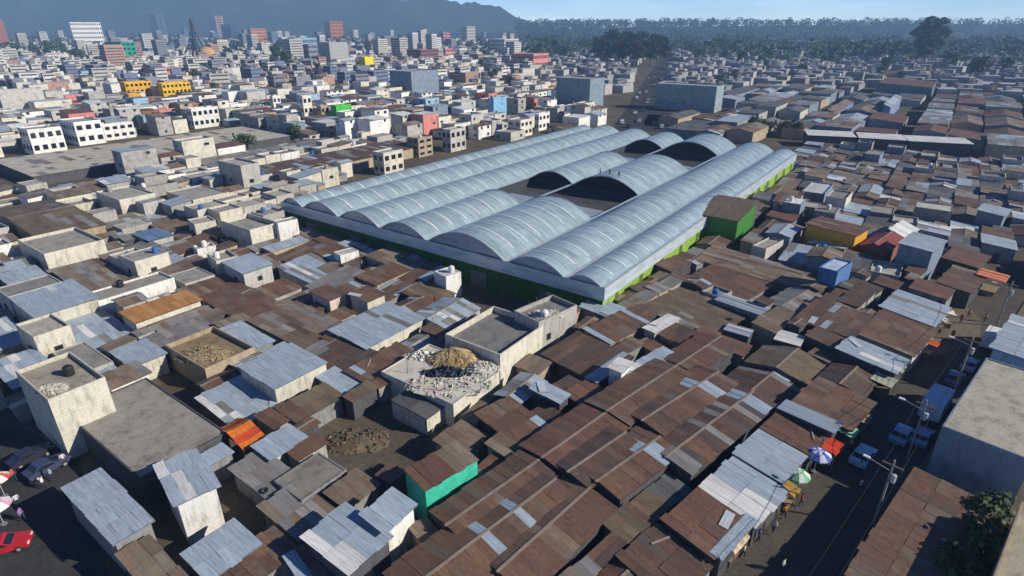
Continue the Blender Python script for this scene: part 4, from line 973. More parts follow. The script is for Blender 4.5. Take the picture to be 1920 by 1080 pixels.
def city_fill(kind, poly, u0, u1, v0, v1, du, dv, az, maxd):
    u, v = axes(az); q = v0; row = 0
    while q < v1:
        dep = cr.uniform(*dv); p = u0; run = 0
        while p < u1:
            ln = cr.uniform(*du); c0 = u * p + v * q
            rc = Rect(c0, az + cr.uniform(-1, 1), ln - .6, dep - .6); d = rc.c.length
            if rc.c.y > 60 and d < maxd:
                px = proj((rc.c.x, rc.c.y, 1))
                if -60 < px[0] < 1980 and inside(px, poly) and not inside(px, AVE) and not inside(px, TANS) and free(rc, .1) and cr.random() < .93:
                    cand.append((d, rc, kind)); occupy(rc)
            p += ln
            run += ln
            if run > 55: p += 7; run = 0
        q += dep; row += 1
        if row % 3 == 0: q += 5
city_fill('left', LEFT_CITY, 60, 520, -60, 620, (6.5, 13), (6.5, 11), G1, 480)
city_fill('right', RIGHT_CITY, 150, 620, -330, 120, (10, 34), (8, 17), G1, 520)
cand.sort(key=lambda c: c[0])
limit = {'left': 280, 'right': 230}
for d, rc, kind in cand:
    z, wl, rf = city_house(rc, kind)
    if near_n[kind] < limit[kind]:
        near_n[kind] += 1
        nm = 'city_house' if kind == 'left' else 'low_depot'
        g_ = 'houses of the city left of the market' if kind == 'left' else 'low depots right of and behind the market'
        ds = f"{WTINT[wl]} {'house' if kind == 'left' else 'depot'} with {'flat concrete' if rf == 'slab' else TINT[rf]} roof"
        o = building(nm, None, 'house' if kind == 'left' else 'depot', rc, z, roof=rf, wall=wl, pitch=cr.choice(('mono', 'gable', 'flat')), wallmat='concrete', over=.1, sheet=3.0, parapet=cr.choice((.2, .6)), slabcol=cr.choice(((.38, .36, .32), (.28, .27, .26), (.45, .43, .38))), desc=ds, group=g_, r=cr, cap=False, occ=False, contam=.2)
        if kind == 'left':
            st = max(1, round(z / 3)); x, y = rc.a / 2, rc.b / 2
            for s in range(st):
                n = max(1, int(rc.a / 4))
                for i in range(n):
                    if cr.random() < .6: add_window(o, -x + rc.a * (i + .5) / n, -y, s * 3 + 1.7, 'y', cr.choice((1.1, 1.4, 1.8)), cr.choice((.9, 1.2)))
                if cr.random() < .5: add_window(o, -x, cr.uniform(-.3, .3) * rc.b, s * 3 + 1.7, 'x', 1.2, 1.1)
    else:
        wc = WALL[wl]; sc = PAL['grey'][0] if rf == 'slab' else PAL[rf][0]
        P = rc.corners(); far_n += 1
        for i in range(4):
            a, b_ = P[i], P[(i + 1) % 4]; far.poly([(a.x, a.y, 0), (b_.x, b_.y, 0), (b_.x, b_.y, z), (a.x, a.y, z)], wc)
        far.poly([(p.x, p.y, z) for p in P], sc)
# the distance: block after block to the foot of the hills
for k in range(5600):
    d = 430 + 2300 * cr.random() ** 1.5; a = math.radians(cr.uniform(-44, 44)); x, y = d * math.sin(a), d * math.cos(a)
    px = proj((x, y, 0)); left = px[0] < 1000
    if inside(px, AVE) or px[0] < -80 or px[0] > 2000: continue
    if not left and cr.random() < .2: continue
    rc = Rect(Vector((x, y, 0)), G1 + cr.choice((0, 0, 0, 12, -9)), cr.uniform(7, 17), cr.uniform(7, 15))
    if d < 640 and not free(rc, .5): continue
    if d < 640: occupy(rc)
    z = cr.choice((4, 6, 6, 9, 9, 12)) if left else cr.choice((4, 5, 6, 7))
    if left and d > 800 and cr.random() < .035: z = cr.uniform(16, 38); rc = Rect(Vector((x, y, 0)), G1, cr.uniform(11, 20), cr.uniform(11, 18))
    wc = cr.choice(((.60, .58, .53), (.70, .68, .64), (.48, .46, .42), (.25, .26, .30), (.58, .57, .55), (.16, .20, .32), (.58, .55, .47), (.42, .27, .22)) if left else ((.3, .31, .33), (.42, .41, .4), (.24, .25, .28)))
    sc = cr.choice(((.3, .29, .27), (.38, .36, .33), (.2, .12, .09), (.45, .46, .47), (.22, .2, .18)))
    P = rc.corners()
    for i in range(4):
        a_, b_ = P[i], P[(i + 1) % 4]; far.poly([(a_.x, a_.y, 0), (b_.x, b_.y, 0), (b_.x, b_.y, z), (a_.x, a_.y, z)], wc)
        if z > 10:
            for s in range(int(z / 3)):
                e0, e1 = a_ * .94 + b_ * .06, a_ * .06 + b_ * .94; n_ = (e1 - e0).normalized(); n_ = Vector((n_.y, -n_.x, 0)) * .06
                far.poly([(e0.x + n_.x, e0.y + n_.y, s * 3 + 1.1), (e1.x + n_.x, e1.y + n_.y, s * 3 + 1.1), (e1.x + n_.x, e1.y + n_.y, s * 3 + 2.2), (e0.x + n_.x, e0.y + n_.y, s * 3 + 2.2)], (.08, .09, .11))
    far.poly([(p.x, p.y, z) for p in P], sc)
    if cr.random() < .5 and z < 14:
        q = P[0] * .3 + P[2] * .7; far.box(q.x - 1.8, q.x + 1.8, q.y - 1.5, q.y + 1.5, z, z + 2.4, wc, sc, False)
o = far.build('distant_houses', 'concrete'); o['kind'] = 'stuff'
print('CITY', near_n, far_n)
# ------------------------------------------------------------------ trees
def crown_mesh(seed, n, rx, rz_, z0, leaf, lumps, dark=(.022, .045, .018), light=(.075, .11, .035)):
    r = random.Random(seed); mb = MB(); L = []
    for k in range(lumps):
        a = r.uniform(0, 6.28); q = r.random() ** .6
        L.append((Vector((q * rx * .75 * math.cos(a), q * rx * .75 * math.sin(a), z0 + rz_ * r.uniform(.2, 1.0))), rx * r.uniform(.28, .5), r.random()))
    for k in range(n):
        c, rad, tone = r.choice(L)
        dr = Vector((r.gauss(0, 1), r.gauss(0, 1), r.gauss(0, 1))).normalized()
        p = c + dr * rad * r.uniform(.55, 1.05); nrm = (dr + Vector((r.uniform(-.7, .7), r.uniform(-.7, .7), r.uniform(-.3, .9)))).normalized()
        x = nrm.orthogonal().normalized(); y = nrm.cross(x); sz = leaf * r.uniform(.6, 1.3)
        t_ = min(1, max(0, tone * .7 + r.uniform(0, .4))); cl = tuple(a + (b_ - a) * t_ for a, b_ in zip(dark, light))
        mb.poly([p - x * sz, p + y * sz * .7, p + x * sz, p - y * sz * .7], cl)
    return mb.mesh('crown', 'leaf')
def trunk_mesh(h, r0, limbs, seed, rx):
    r = random.Random(seed); mb = MB(); mb.bar((0, 0, -.1), (0, 0, h), r0, (.09, .065, .045), 7, r0 * .55)
    for k in range(limbs):
        a = r.uniform(0, 6.28); z = h * r.uniform(.6, 1); mb.bar((0, 0, z), (math.cos(a) * rx * .6, math.sin(a) * rx * .6, z + h * r.uniform(.35, .8)), r0 * .45, (.09, .065, .045), 5, r0 * .15)
    return mb.mesh('trunk', 'paint')
TREE = [(crown_mesh(1, 520, 3.6, 4.6, 2.4, .50, 12), trunk_mesh(3.0, .28, 5, 1, 3)), (crown_mesh(2, 480, 2.8, 6.0, 2.6, .5, 11), trunk_mesh(3.5, .25, 5, 2, 2.4)), (crown_mesh(3, 520, 4.6, 4.0, 2.6, .55, 14), trunk_mesh(3.0, .32, 6, 3, 4)),
        (crown_mesh(4, 900, 7.5, 22, 9, 1.3, 22, (.012, .022, .014), (.05, .065, .028)), trunk_mesh(14, .7, 7, 4, 6))]
def tree(k, p, s, label=None, desc=None, group=None):
    o = thing('tree', label or 'tree', 'tree', (p[0], p[1], 0), cr.uniform(0, 6.28), group); o.scale = (s, s, s * cr.uniform(.9, 1.15))
    link(TREE[k][0], 'crown', o); link(TREE[k][1], 'trunk', o)
    if desc: auto(o, desc)
    return o
GT = 'tall dark trees of the grove by the avenue'
gx = [(1124, 122, 1.0), (1138, 126, 1.12), (1152, 120, 1.15), (1166, 127, 1.05), (1180, 121, 1.18), (1194, 128, 1.08), (1206, 121, 1.15), (1218, 127, 1.2), (1230, 120, 1.1), (1243, 124, 1.0), (1146, 114, 1.25), (1172, 113, 1.25), (1200, 113, 1.28), (1226, 113, 1.22), (1118, 116, .95), (1132, 116, 1.1), (1159, 125, .9), (1187, 126, .9), (1212, 125, .95), (1238, 117, 1.05), (1248, 120, .9)]
for x, y, s in gx:
    p = at(x, y); d = p.length; o = tree(3, p, s * d / 775 * .78, None, 'tall tree of the grove', GT); o.scale.x *= 1.3; o.scale.y *= 1.3
landmark('the dark grove by the avenue', at(1180, 122))
p = at(1730, 120); o = tree(3, p, 1.0, 'very tall dark tree standing up over the right horizon', None); o.scale = (2.4, 2.4, 1.72)
for x_, y_, s_, lb in ((1716, 116, 1.35, 'dark tree at the left foot of the very tall dark tree'), (1746, 117, 1.4, 'dark tree at the right foot of the very tall dark tree'), (1730, 128, 1.1, 'dark tree in front of the very tall dark tree')):
    o = tree(3, at(x_, y_), 1.0, lb, None); o.scale = (s_ * 1.5, s_ * 1.5, s_)
for x, y, s in ((1830, 150, 1.9), (1836, 138, 1.6), (1545, 128, 1.4), (1388, 128, 1.5), (1372, 110, 1.6), (540, 128, 1.7), (120, 108, 1.6), (100, 110, 1.8), (150, 118, 1.5), (40, 108, 1.8), (70, 106, 1.7), (640, 100, 1.6), (690, 98, 1.8), (300, 95, 1.7), (250, 70, 1.9), (60, 60, 2.2), (100, 62, 2.3), (130, 66, 2.2), (270, 64, 2.2), (330, 90, 1.7), (430, 112, 1.5), (450, 96, 1.6), (520, 118, 1.6), (705, 92, 1.7), (735, 86, 1.8), (880, 96, 1.6), (900, 90, 1.7), (915, 112, 1.2), (1060, 110, 1.4), (1440, 118, 1.3), (1470, 104, 1.5), (1610, 112, 1.4), (1690, 108, 1.5), (1780, 128, 1.3), (1880, 140, 1.4), (1895, 118, 1.5), (1310, 118, 1.4), (1296, 104, 1.5), (1340, 98, 1.6), (1500, 142, 1.2), (1660, 136, 1.3)):
    p = at(x, y); tree(cr.randrange(3), p, s * min(1.6, p.length / 560), None, 'dark tree among distant houses', 'trees scattered through the distant city')
for x, y, s, lb in ((1440, 254, .9, 'low bush'), (1412, 246, .8, 'low bush'), (1392, 243, .8, 'low bush'), (1466, 256, .9, 'low bush'), (1490, 258, .8, 'low bush')):
    tree(2, at(x, y), s, None, 'green bushy tree on the verge', 'trees on the verge beyond the hall')
TREES0 = [next(o for o in COL.objects if o.name.split('.')[0] == 'tree' and o.children and o.children[0].data is TREE[k][0]) for k in range(3)]
tree(2, at(462, 284), .9, 'bright green small tree at the end of the long tan shed'); tree(2, at(556, 262), .8, 'small lime green tree between the two market sheds')
for x, y, s, lb in ((1852, 985, .55, 'dark leafy tree in the shaded gap beside the brown warehouse'), (1822, 1042, .62, 'dark leafy tree near the bottom edge between warehouse and tan building'), (1778, 1090, .6, 'dark leafy tree cut by the bottom edge next to the brown warehouse'), (1850, 1080, .6, 'dark leafy tree touching the lower right tan roofed building')):
    tree(cr.choice((0, 2)), at(x, y, 1.0), s, lb)
gr = random.Random(31); n_ = 0
while n_ < 170:
    px, py = gr.uniform(-30, 1950) if n_ < 110 else gr.uniform(-30, 1000), gr.uniform(70, 215) if n_ % 2 else gr.uniform(66, 125); p = at(px, py)
    if inside((px, py), AVE) or not free(Rect(p, 0, 3, 3), 0): continue
    k = gr.randrange(3); o = copy_tree(TREES0[k], (p.x, p.y, 0), gr.uniform(0, 6.28)); s_ = gr.uniform(.8, 1.5); o.scale = (s_, s_, s_ * gr.uniform(.9, 1.2)); tag(o, 'tree', 'tree', 'trees scattered through the distant city'); auto(o, 'dark tree among distant houses'); n_ += 1
# the wooded belt on the horizon
r = random.Random(11); mb = MB()
for k in range(1000):
    px = r.uniform(-60, 1990) if r.random() < .3 else r.uniform(980, 1990); d = (r.uniform(850, 1700) if r.random() < .28 else r.uniform(2000, 2900)) if px > 900 else r.uniform(1300, 3000)
    a = math.atan((px - 960) / (F * CP + (490) * SP)); x, y = d * math.tan(a), d
    h = r.uniform(15, 29) if px > 960 else r.uniform(9, 17); w_ = r.uniform(14, 34)
    tone = r.random()
    for j in range(46):
        dr = Vector((r.gauss(0, 1), r.gauss(0, 1), r.gauss(0, .8))); dr.normalize()
        zb = 55 * max(0, math.sin(math.pi * (d - 2000) / 2000)) if d > 2000 and px > 960 else 0
        p = Vector((x + dr.x * w_ * r.uniform(.5, 1), y + dr.y * w_ * .6, zb + h * .5 + dr.z * h * .55)); s = r.uniform(2.2, 4.6)
        X = Vector((r.uniform(-1, 1), r.uniform(-1, 1), r.uniform(-.5, .5))).normalized(); Y = X.orthogonal().normalized()
        t_ = tone * .6 + r.random() * .4
        mb.poly([p - X * s, p + Y * s, p + X * s, p - Y * s], (.014 + .03 * t_, .026 + .04 * t_, .015 + .015 * t_))
o = mb.build('treeline', 'leaf'); o['kind'] = 'stuff'
# ------------------------------------------------------------------ vehicles
def car_parts(bodycol, L=4.2, W=1.75, Hh=1.45, van=False):
    """profile swept across the width with rounded shoulders"""
    b = MB()
    if van: prof = [(-L/2, .35), (-L/2, .95), (-L/2+.15, 1.75), (-L/2+.4, 1.9), (L/2-1.2, 1.9), (L/2-.55, 1.1), (L/2-.05, .95), (L/2, .35)]
    else: prof = [(-L/2, .35), (-L/2, .85), (-L/2+.55, .95), (-L/2+1.05, 1.42), (L/2-1.95, 1.45), (L/2-1.2, .98), (L/2-.1, .82), (L/2, .35)]
    def y_at(z): return W/2 * (1.0 if z < 1.0 else .86)
    for (x0, z0), (x1, z1) in zip(prof, prof[1:]):
        b.poly([(x0, -y_at(z0), z0), (x0, y_at(z0), z0), (x1, y_at(z1), z1), (x1, -y_at(z1), z1)], bodycol)
    for s in (-1, 1):
        pts = [(x, s * y_at(z), z) for x, z in prof]
        b.poly(pts if s < 0 else list(reversed(pts)), bodycol)
    b.poly([(L/2, -W/2, .35), (L/2, W/2, .35), (-L/2, W/2, .35), (-L/2, -W/2, .35)], (.02, .02, .02))
    g_ = MB(); e = .012
    if van:
        g_.poly([(L/2-1.2+e, -W*.40, 1.86), (L/2-.57, -W*.43, 1.14), (L/2-.57, W*.43, 1.14), (L/2-1.2+e, W*.40, 1.86)], (0, 0, 0))
    else:
        g_.poly([(L/2-1.93, -W*.40, 1.43), (L/2-1.24, -W*.44, 1.03), (L/2-1.24, W*.44, 1.03), (L/2-1.93, W*.40, 1.43)], (0, 0, 0))
    rear = MB()
    if not van: rear.poly([(-L/2+.6, -W*.44, 1.02), (-L/2+1.0, -W*.40, 1.40), (-L/2+1.0, W*.40, 1.40), (-L/2+.6, W*.44, 1.02)], (0, 0, 0))
    else: rear.poly([(-L/2-.002, -W*.38, 1.1), (-L/2+.1, -W*.38, 1.6), (-L/2+.1, W*.38, 1.6), (-L/2-.002, W*.38, 1.1)], (0, 0, 0))
    side = []
    for s in (-1, 1):
        q = MB(); x0, x1 = (-L/2+1.1, L/2-1.9) if not van else (-L/2+.5, L/2-1.3)
        yy = s * (W/2 * .93 + .01); zt = 1.36 if not van else 1.7
        q.poly([(x0 - .3, s * (W/2 + .004), 1.0), (x1 + .45, s * (W/2 + .004), 1.0), (x1, s * (W/2*.86 + .02), zt), (x0, s * (W/2*.86 + .02), zt)], (0, 0, 0)); side.append(q)
    return b, g_, rear, side
def wheel_mesh(r_=.32):
    w_ = MB(); w_.bar((0, -.1, 0), (0, .1, 0), r_, (.015, .015, .015), 14); h = MB(); h.bar((0, -.112, 0), (0, .112, 0), r_ * .55, (.35, .35, .36), 10)
    return w_.mesh('tyre', 'paint'), h.mesh('rim', 'paint')
TY, RIM = wheel_mesh()
def car(label, p, rz, col, van=False, L=4.2, desc=None, group=None, cat='car'):
    nm = 'van' if van else 'parked_car'
    o = thing(nm, label or nm, cat, (p[0], p[1], .004), rz, group)
    b, g_, rear, side = car_parts(col, L, 1.75 if not van else 1.85, van=van)
    b.build('body', 'car_paint', o); g_.build('windscreen', 'glass', o); rear.build('rear_window', 'glass', o)
    for q in side: q.build('side_window', 'glass', o)
    for x in (-L/2 + .75, L/2 - .8):
        for y in (-.8, .8):
            wl = link(TY, 'wheel', o, (x, y, .32)); link(RIM, 'rim', wl)
    for y in (-.6, .6):
        q = MB(); q.box(L/2 - .06, L/2 + .02, y - .17, y + .17, .58, .74, (.8, .8, .75)); q.build('headlight', 'car_paint', o)
    if desc: auto(o, desc)
    return o
AZ2 = math.radians(90 - G2)
def truck(label, p, rz, boxcol, cabcol, roofcol, L=6.5):
    o = thing('box_truck', label, 'truck', (p[0], p[1], .004), rz)
    b = MB(); b.box(-L/2, L/2 - 1.9, -1.15, 1.15, .75, 3.0, boxcol, roofcol); b.build('cargo_box', 'paint', o)
    c = MB(); x0, x1 = L/2 - 1.75, L/2
    prof = [(x0, .5), (x0, 2.25), (x1 - .5, 2.3), (x1 - .1, 1.35), (x1, 1.2), (x1, .5)]
    for (xa, za), (xb, zb) in zip(prof, prof[1:] + prof[:1]): c.poly([(xa, -1.0, za), (xa, 1.0, za), (xb, 1.0, zb), (xb, -1.0, zb)], cabcol)
    for s in (-1, 1):
        pts = [(x, s, z) for x, z in prof]; c.poly(pts if s < 0 else list(reversed(pts)), cabcol)
    cab = c.build('cab', 'car_paint', o)
    g_ = MB(); g_.poly([(x1 - .49, -.88, 2.25), (x1 - .11, -.9, 1.42), (x1 - .11, .9, 1.42), (x1 - .49, .88, 2.25)], (0, 0, 0)); g_.build('windscreen', 'glass', cab)
    f = MB(); f.box(-L/2, L/2 - .3, -.45, .45, .45, .74, (.03, .03, .03)); f.build('chassis', 'paint', o)
    for x in (-L/2 + 1.2, L/2 - .9):
        for y in (-.95, .95):
            wl = link(TY, 'wheel', o, (x, y, .42)); wl.scale = (1.3, 1.6, 1.3); link(RIM, 'rim', wl)
    return o
p = at(1616, 862); car('pale blue car in the shadow of the market street', p, AZ2, (.40, .55, .68))
truck('box truck with blue tarpaulin top and white edge, largest vehicle in the street', at(1752, 772), AZ2, (.74, .76, .78), (.5, .52, .55), (.55, .66, .80), 7.5)
truck('white box truck at the upper end of the market street', at(1858, 650), AZ2, (.72, .72, .70), (.3, .32, .36), (.75, .75, .73), 5.6)
for x, y, c, lb in ((1688, 822, (.26, .36, .52), 'bright blue car parked below the cracked concrete roof, left one'), (1726, 826, (.20, .30, .48), 'bright blue car parked below the cracked concrete roof, right one'), (1788, 716, (.10, .10, .20), 'dark car parked behind the blue topped truck'), (1816, 690, (.3, .3, .42), 'lilac grey car parked between the two trucks')):
    car(lb, at(x, y), AZ2, c)
car('dark pickup car with pale windscreen in the lower left street', at(92, 882), math.radians(60), (.05, .06, .12))
car('red car at the left edge in the lower left street', at(14, 1030), math.radians(25), (.45, .02, .03), L=3.9)
car('black car behind the dark pickup in the lower left street', at(60, 862), math.radians(60), (.03, .03, .05))
ar = random.Random(9); ad = (AV1 - AV0).normalized(); an = Vector((-ad.y, ad.x, 0)); arz = math.atan2(ad.y, ad.x)
CARC = [('white', (.75, .75, .74)), ('silver', (.5, .52, .54)), ('red', (.45, .04, .03)), ('black', (.03, .03, .035)), ('grey', (.2, .21, .23)), ('cream', (.66, .6, .45))]
for k in range(42):
    q = AV0 + ad * ar.uniform(8, 330) + an * ar.choice((-11, -7, -3, 1, 5, 9)); nm, c = ar.choice(CARC)
    if any((Vector(o.location) - q).length < 6 for o, _ in THINGS if o.name.startswith(('parked_car', 'van'))): continue
    car(None, q, arz + (0 if ar.random() < .5 else math.pi), c, ar.random() < .3, 4.4, f'{nm} vehicle on the busy avenue', 'vehicles on the avenue')
# vehicles in the lane between the long tan shed and the narrow grey shed
for k in range(16):
    t_ = k / 16 + ar.uniform(-.015, .015); a, b_ = at(120, 355), at(560, 279); q = a + (b_ - a) * t_ + Vector((0, ar.uniform(-2.5, 2.5), 0)); nm, c = ar.choice(CARC)
    car(None, q, math.atan2((b_ - a).y, (b_ - a).x) + (0 if ar.random() < .5 else math.pi), c, ar.random() < .45, 4.4, f'{nm} vehicle in the market lane', 'vehicles in the lane beside the long tan shed')
# ------------------------------------------------------------------ street stalls, parasols
def parasol(label, p, cols, r_=1.5, h=2.4):
    o = thing('parasol', label, 'parasol', (p[0], p[1], .12)); n = 10
    for z0 in (0,):
        c = MB()
        for k in range(n):
            a0, a1 = k * 2 * math.pi / n, (k + 1) * 2 * math.pi / n; cl = cols[k % len(cols)]
            for ra, rb, za, zb in ((0, .5, h + .55, h + .42), (.5, 1, h + .42, h)):
                P = [(r_ * ra * math.cos(a0), r_ * ra * math.sin(a0), za), (r_ * rb * math.cos(a0), r_ * rb * math.sin(a0), zb), (r_ * rb * math.cos(a1), r_ * rb * math.sin(a1), zb), (r_ * ra * math.cos(a1), r_ * ra * math.sin(a1), za)]
                c.poly(P[1:] if ra == 0 else P, cl)
                if rb == 1: c.poly([P[1], (P[1][0], P[1][1], h - .16), (P[2][0], P[2][1], h - .16), P[2]], cl)
        c.build('canopy', 'cloth', o)
    m = MB(); m.bar((0, 0, 0), (0, 0, h + .5), .03, (.5, .5, .5)); m.build('pole', 'paint', o)
    m = MB(); m.lathe([(.01, .12), (.3, .1), (.32, 0)], (.2, .2, .2), 10); m.build('base', 'paint', o)
    return o
def stall(label, p, rz, cols, a=2.6, b=2.0, h=2.3, goods=((.5, .2, .05), (.4, .35, .06), (.15, .3, .05)), name='market_stall', drop=.25, catn='stall'):
    o = thing(name, label, catn, (p[0], p[1], .1), rz)
    c = MB(); n = 6
    for k in range(n):
        xa, xb = -a/2 + a*k/n, -a/2 + a*(k+1)/n; cl = cols[k % len(cols)]; f = lambda x: h + .25 - .12*math.cos(6.28*x/a)*.5
        c.poly([(xa, -b/2, f(xa)-drop), (xb, -b/2, f(xb)-drop), (xb, b/2, f(xb)), (xa, b/2, f(xa))], cl)
        c.poly([(xa, -b/2, f(xa)-drop-.25), (xb, -b/2, f(xb)-drop-.25), (xb, -b/2, f(xb)-drop), (xa, -b/2, f(xa)-drop)], cl)
    c.build('awning', 'cloth', o)
    for sx in (-1, 1):
        for sy in (-1, 1): m = MB(); m.bar((sx*a*.47, sy*b*.46, 0), (sx*a*.47, sy*b*.46, h+(0 if sy>0 else -drop)), .03, (.25,.2,.15), 5); m.build('post', 'paint', o)
    m = MB(); m.box(-a*.42, a*.42, -b*.3, b*.35, .75, .82, (.3,.22,.13)); m.box(-a*.4, -a*.36, -b*.28, b*.3, 0, .75, (.25,.18,.1)); m.box(a*.36, a*.4, -b*.28, b*.3, 0, .75, (.25,.18,.1)); tb = m.build('table', 'paint', o)
    return o
parasol('green and white parasol at the foot of the patched zinc roof', at(1487, 925), ((.20, .50, .25), (.7, .72, .68)), 1.25)
parasol('blue and white parasol at the corner of the big clean zinc roof', at(1525, 886), ((.10, .14, .45), (.62, .66, .8)), 1.4)
stall('red awning stall next to the blue and white parasol', at(1545, 866), AZ2, ((.62, .07, .03), (.55, .05, .03)), 2.6, 2.4)
stall('pale green tarp stall at the end of the narrow zinc strip', at(1574, 836), AZ2, ((.30, .62, .36), (.36, .68, .42)), 2.2, 2.6)
stall('tan covered stall beside the pale green tarp stall', at(1606, 812), AZ2, ((.42, .33, .18), (.10, .10, .10)), 2.4, 2.0)
stall('grey green covered stall at the head of the street bend', at(1648, 742), AZ2, ((.32, .36, .26), (.42, .42, .32)), 2.8, 2.6)
stall('small sheltered stall with white wheel beside the grey green stall', at(1672, 716), AZ2, ((.50, .50, .40), (.12, .18, .10)), 2.2, 2.0)
stall('bright cream awning stall at the bottom edge of the pavement', at(1372, 1050), AZ2, ((.78, .66, .50), (.72, .52, .34)), 2.8, 1.3)
stall('orange and green fruit stall below the green and white parasol', at(1474, 952), AZ2, ((.60, .24, .05), (.30, .30, .08)), 1.6, 1.4)
stall('orange red canopy stall at the edge of the open yard', at(1732, 668), AZ2, ((.62, .14, .03), (.52, .1, .03)), 1.8, 2.6)
stall('red and orange canopy stall at the top of the street', at(1850, 548), AZ2, ((.55, .10, .05), (.62, .30, .16)), 4.6, 4.4, 3.2)
stall('cream canopy cart in the open yard', at(1772, 612), math.radians(70), ((.66, .60, .42), (.75, .72, .66)), 2.2, 1.6, 2.4, name='vendor_cart', catn='cart')
stall('white and dark canopy cart in the open yard, nearer the brown roof', at(1758, 622), math.radians(50), ((.75, .74, .72), (.10, .06, .08)), 2.0, 1.5, 2.2, name='vendor_cart', catn='cart')
parasol('red and white parasol at the left edge of the lower left street', at(10, 932), ((.6, .08, .07), (.75, .72, .7)), 1.1)
parasol('pink and white parasol above the red car', at(8, 984), ((.65, .4, .5), (.78, .76, .78)), 1.3)
sheet('open_yard', [at(1722, 668), at(1758, 610), at(1800, 566), at(1842, 600), at(1835, 640), at(1772, 662)], .012, 'pavement')
# ------------------------------------------------------------------ people
def person_mesh(shirt, trousers, skin, hair, stride=.18):
    J = {'pel': (0, 0, .95), 'chest': (0, 0, 1.32), 'neck': (0, 0, 1.48), 'head': (.02, 0, 1.60), 'top': (.02, 0, 1.72)}
    me = bpy.data.meshes.new('body'); V = []; E = []; Rr = []
    def add(p, r_, par=None):
        V.append(p); Rr.append(r_)
        if par is not None: E.append((par, len(V) - 1))
        return len(V) - 1
    pel = add(J['pel'], .15); wst = add((0, 0, 1.12), .135, pel); ch = add(J['chest'], .165, wst); nk = add(J['neck'], .065, ch); hd = add(J['head'], .10, nk); add(J['top'], .075, hd)
    for s in (-1, 1):
        hp_ = add((0, s * .10, .88), .105, pel); kn = add((s * stride * .6 + .03, s * .11, .50), .075, hp_); an_ = add((s * stride, s * .11, .09), .05, kn); add((s * stride + .15, s * .12, .045), .045, an_)
        sh = add((0, s * .19, 1.40), .07, ch); el = add((-s * .06, s * .26, 1.13), .05, sh); wr = add((-s * .02 + .08, s * .27, .90), .037, el); add((-s * .02 + .11, s * .27, .80), .04, wr)
    me.from_pydata(V, E, []); o = bpy.data.objects.new('body', me); COL.objects.link(o)
    sk = o.modifiers.new('skin', 'SKIN'); sk.use_smooth_shade = True
    for v, r_ in zip(me.skin_vertices[0].data, Rr): v.radius = (r_, r_)
    me.skin_vertices[0].data[0].use_root = True
    sb = o.modifiers.new('sub', 'SUBSURF'); sb.levels = sb.render_levels = 1
    dg = bpy.context.evaluated_depsgraph_get(); nm = bpy.data.meshes.new_from_object(o.evaluated_get(dg)); bpy.data.objects.remove(o)
    ca = nm.color_attributes.new('Col', 'FLOAT_COLOR', 'CORNER')
    for pl in nm.polygons:
        c = pl.center; z = c.z
        if z < .07: cl = (.03, .03, .03)
        elif z < .93 and abs(c.y) < .2: cl = trousers
        elif z < 1.05 and abs(c.y) > .2: cl = skin
        elif z < 1.47: cl = shirt
        elif z > 1.66 or (z > 1.55 and c.x < -.03): cl = hair
        else: cl = skin
        for li in pl.loop_indices: ca.data[li].color = (*cl, 1)
    nm.uv_layers.new(name='UVMap'); nm.materials.clear(); nm.materials.append(MATS['cloth']); nm.name = 'person'
    nm.polygons.foreach_set('use_smooth', [True] * len(nm.polygons))
    return nm
PM = {}
def person(label, p, z, rz, shirt, trousers=(.04, .05, .09)):
    k = (shirt, trousers)
    if k not in PM: PM[k] = person_mesh(shirt, trousers, (.26, .14, .09), (.02, .015, .012))
    o = link(PM[k], 'person', None, (p[0], p[1], z), rz); return tag(o, label, 'person')
for x, y, sh_, lb in ((1468, 972, (.70, .22, .05), 'person in orange shirt below the green and white parasol'), (1448, 1000, (.65, .64, .6), 'person in white shirt on the sunny pavement'), (1420, 1018, (.1, .12, .3), 'person in navy shirt near the narrow zinc awning'), (1352, 1066, (.05, .05, .06), 'person in black top beside the cream awning stall'), (1392, 1046, (.72, .66, .5), 'person in cream shirt right of the cream awning stall'), (1500, 950, (.5, .06, .05), 'person in red shirt on the pavement by the fruit stall'),
                    (1548, 884, (.2, .35, .6), 'person in blue shirt in front of the red awning stall'), (1592, 846, (.6, .6, .3), 'person in yellow shirt by the pale green tarp stall'), (1745, 640, (.7, .7, .68), 'person in white shirt walking in the open yard'), (1784, 636, (.08, .07, .08), 'person in dark clothes at the middle of the open yard'), (1758, 600, (.6, .55, .4), 'person in tan shirt behind the canopy carts'), (1800, 606, (.5, .1, .1), 'person in red top at the far side of the open yard'),
                    (84, 916, (.72, .74, .74), 'person in white shirt in front of the dark pickup'), (98, 900, (.45, .62, .62), 'person in pale blue shirt beside the dark pickup'), (122, 872, (.68, .68, .7), 'person in white shirt at the foot of the unfinished house'), (28, 902, (.55, .1, .1), 'person in red shirt near the red and white parasol'), (36, 950, (.6, .6, .65), 'person in grey shirt at the lower left street edge'), (44, 976, (.3, .2, .5), 'person in purple shirt by the pink parasol')):
    person(lb, at(x, y), .13 if x > 1300 and x < 1600 else .015, ar.uniform(0, 6.28), sh_)
for k, (x, y, lb) in enumerate(((1104, 343, 'left person of three standing on the vault above the near courtyard'), (1124, 347, 'middle person of three standing on the vault above the near courtyard'), (1143, 351, 'right person of three standing on the vault above the near courtyard'))):
    t_ = TA[1] + .012; sx = (.36, .5, .64)[k]; j = sx * NSEG; wd = (bil(SV[5], 0, 0) - bil(SV[4], 0, 0)).length
    q = arch(SV[4], SV[5], t_, j, .175 * wd, .04) + off
    person(lb, q, q.z, ar.uniform(0, 6), (.04, .05, .07), (.03, .03, .04))
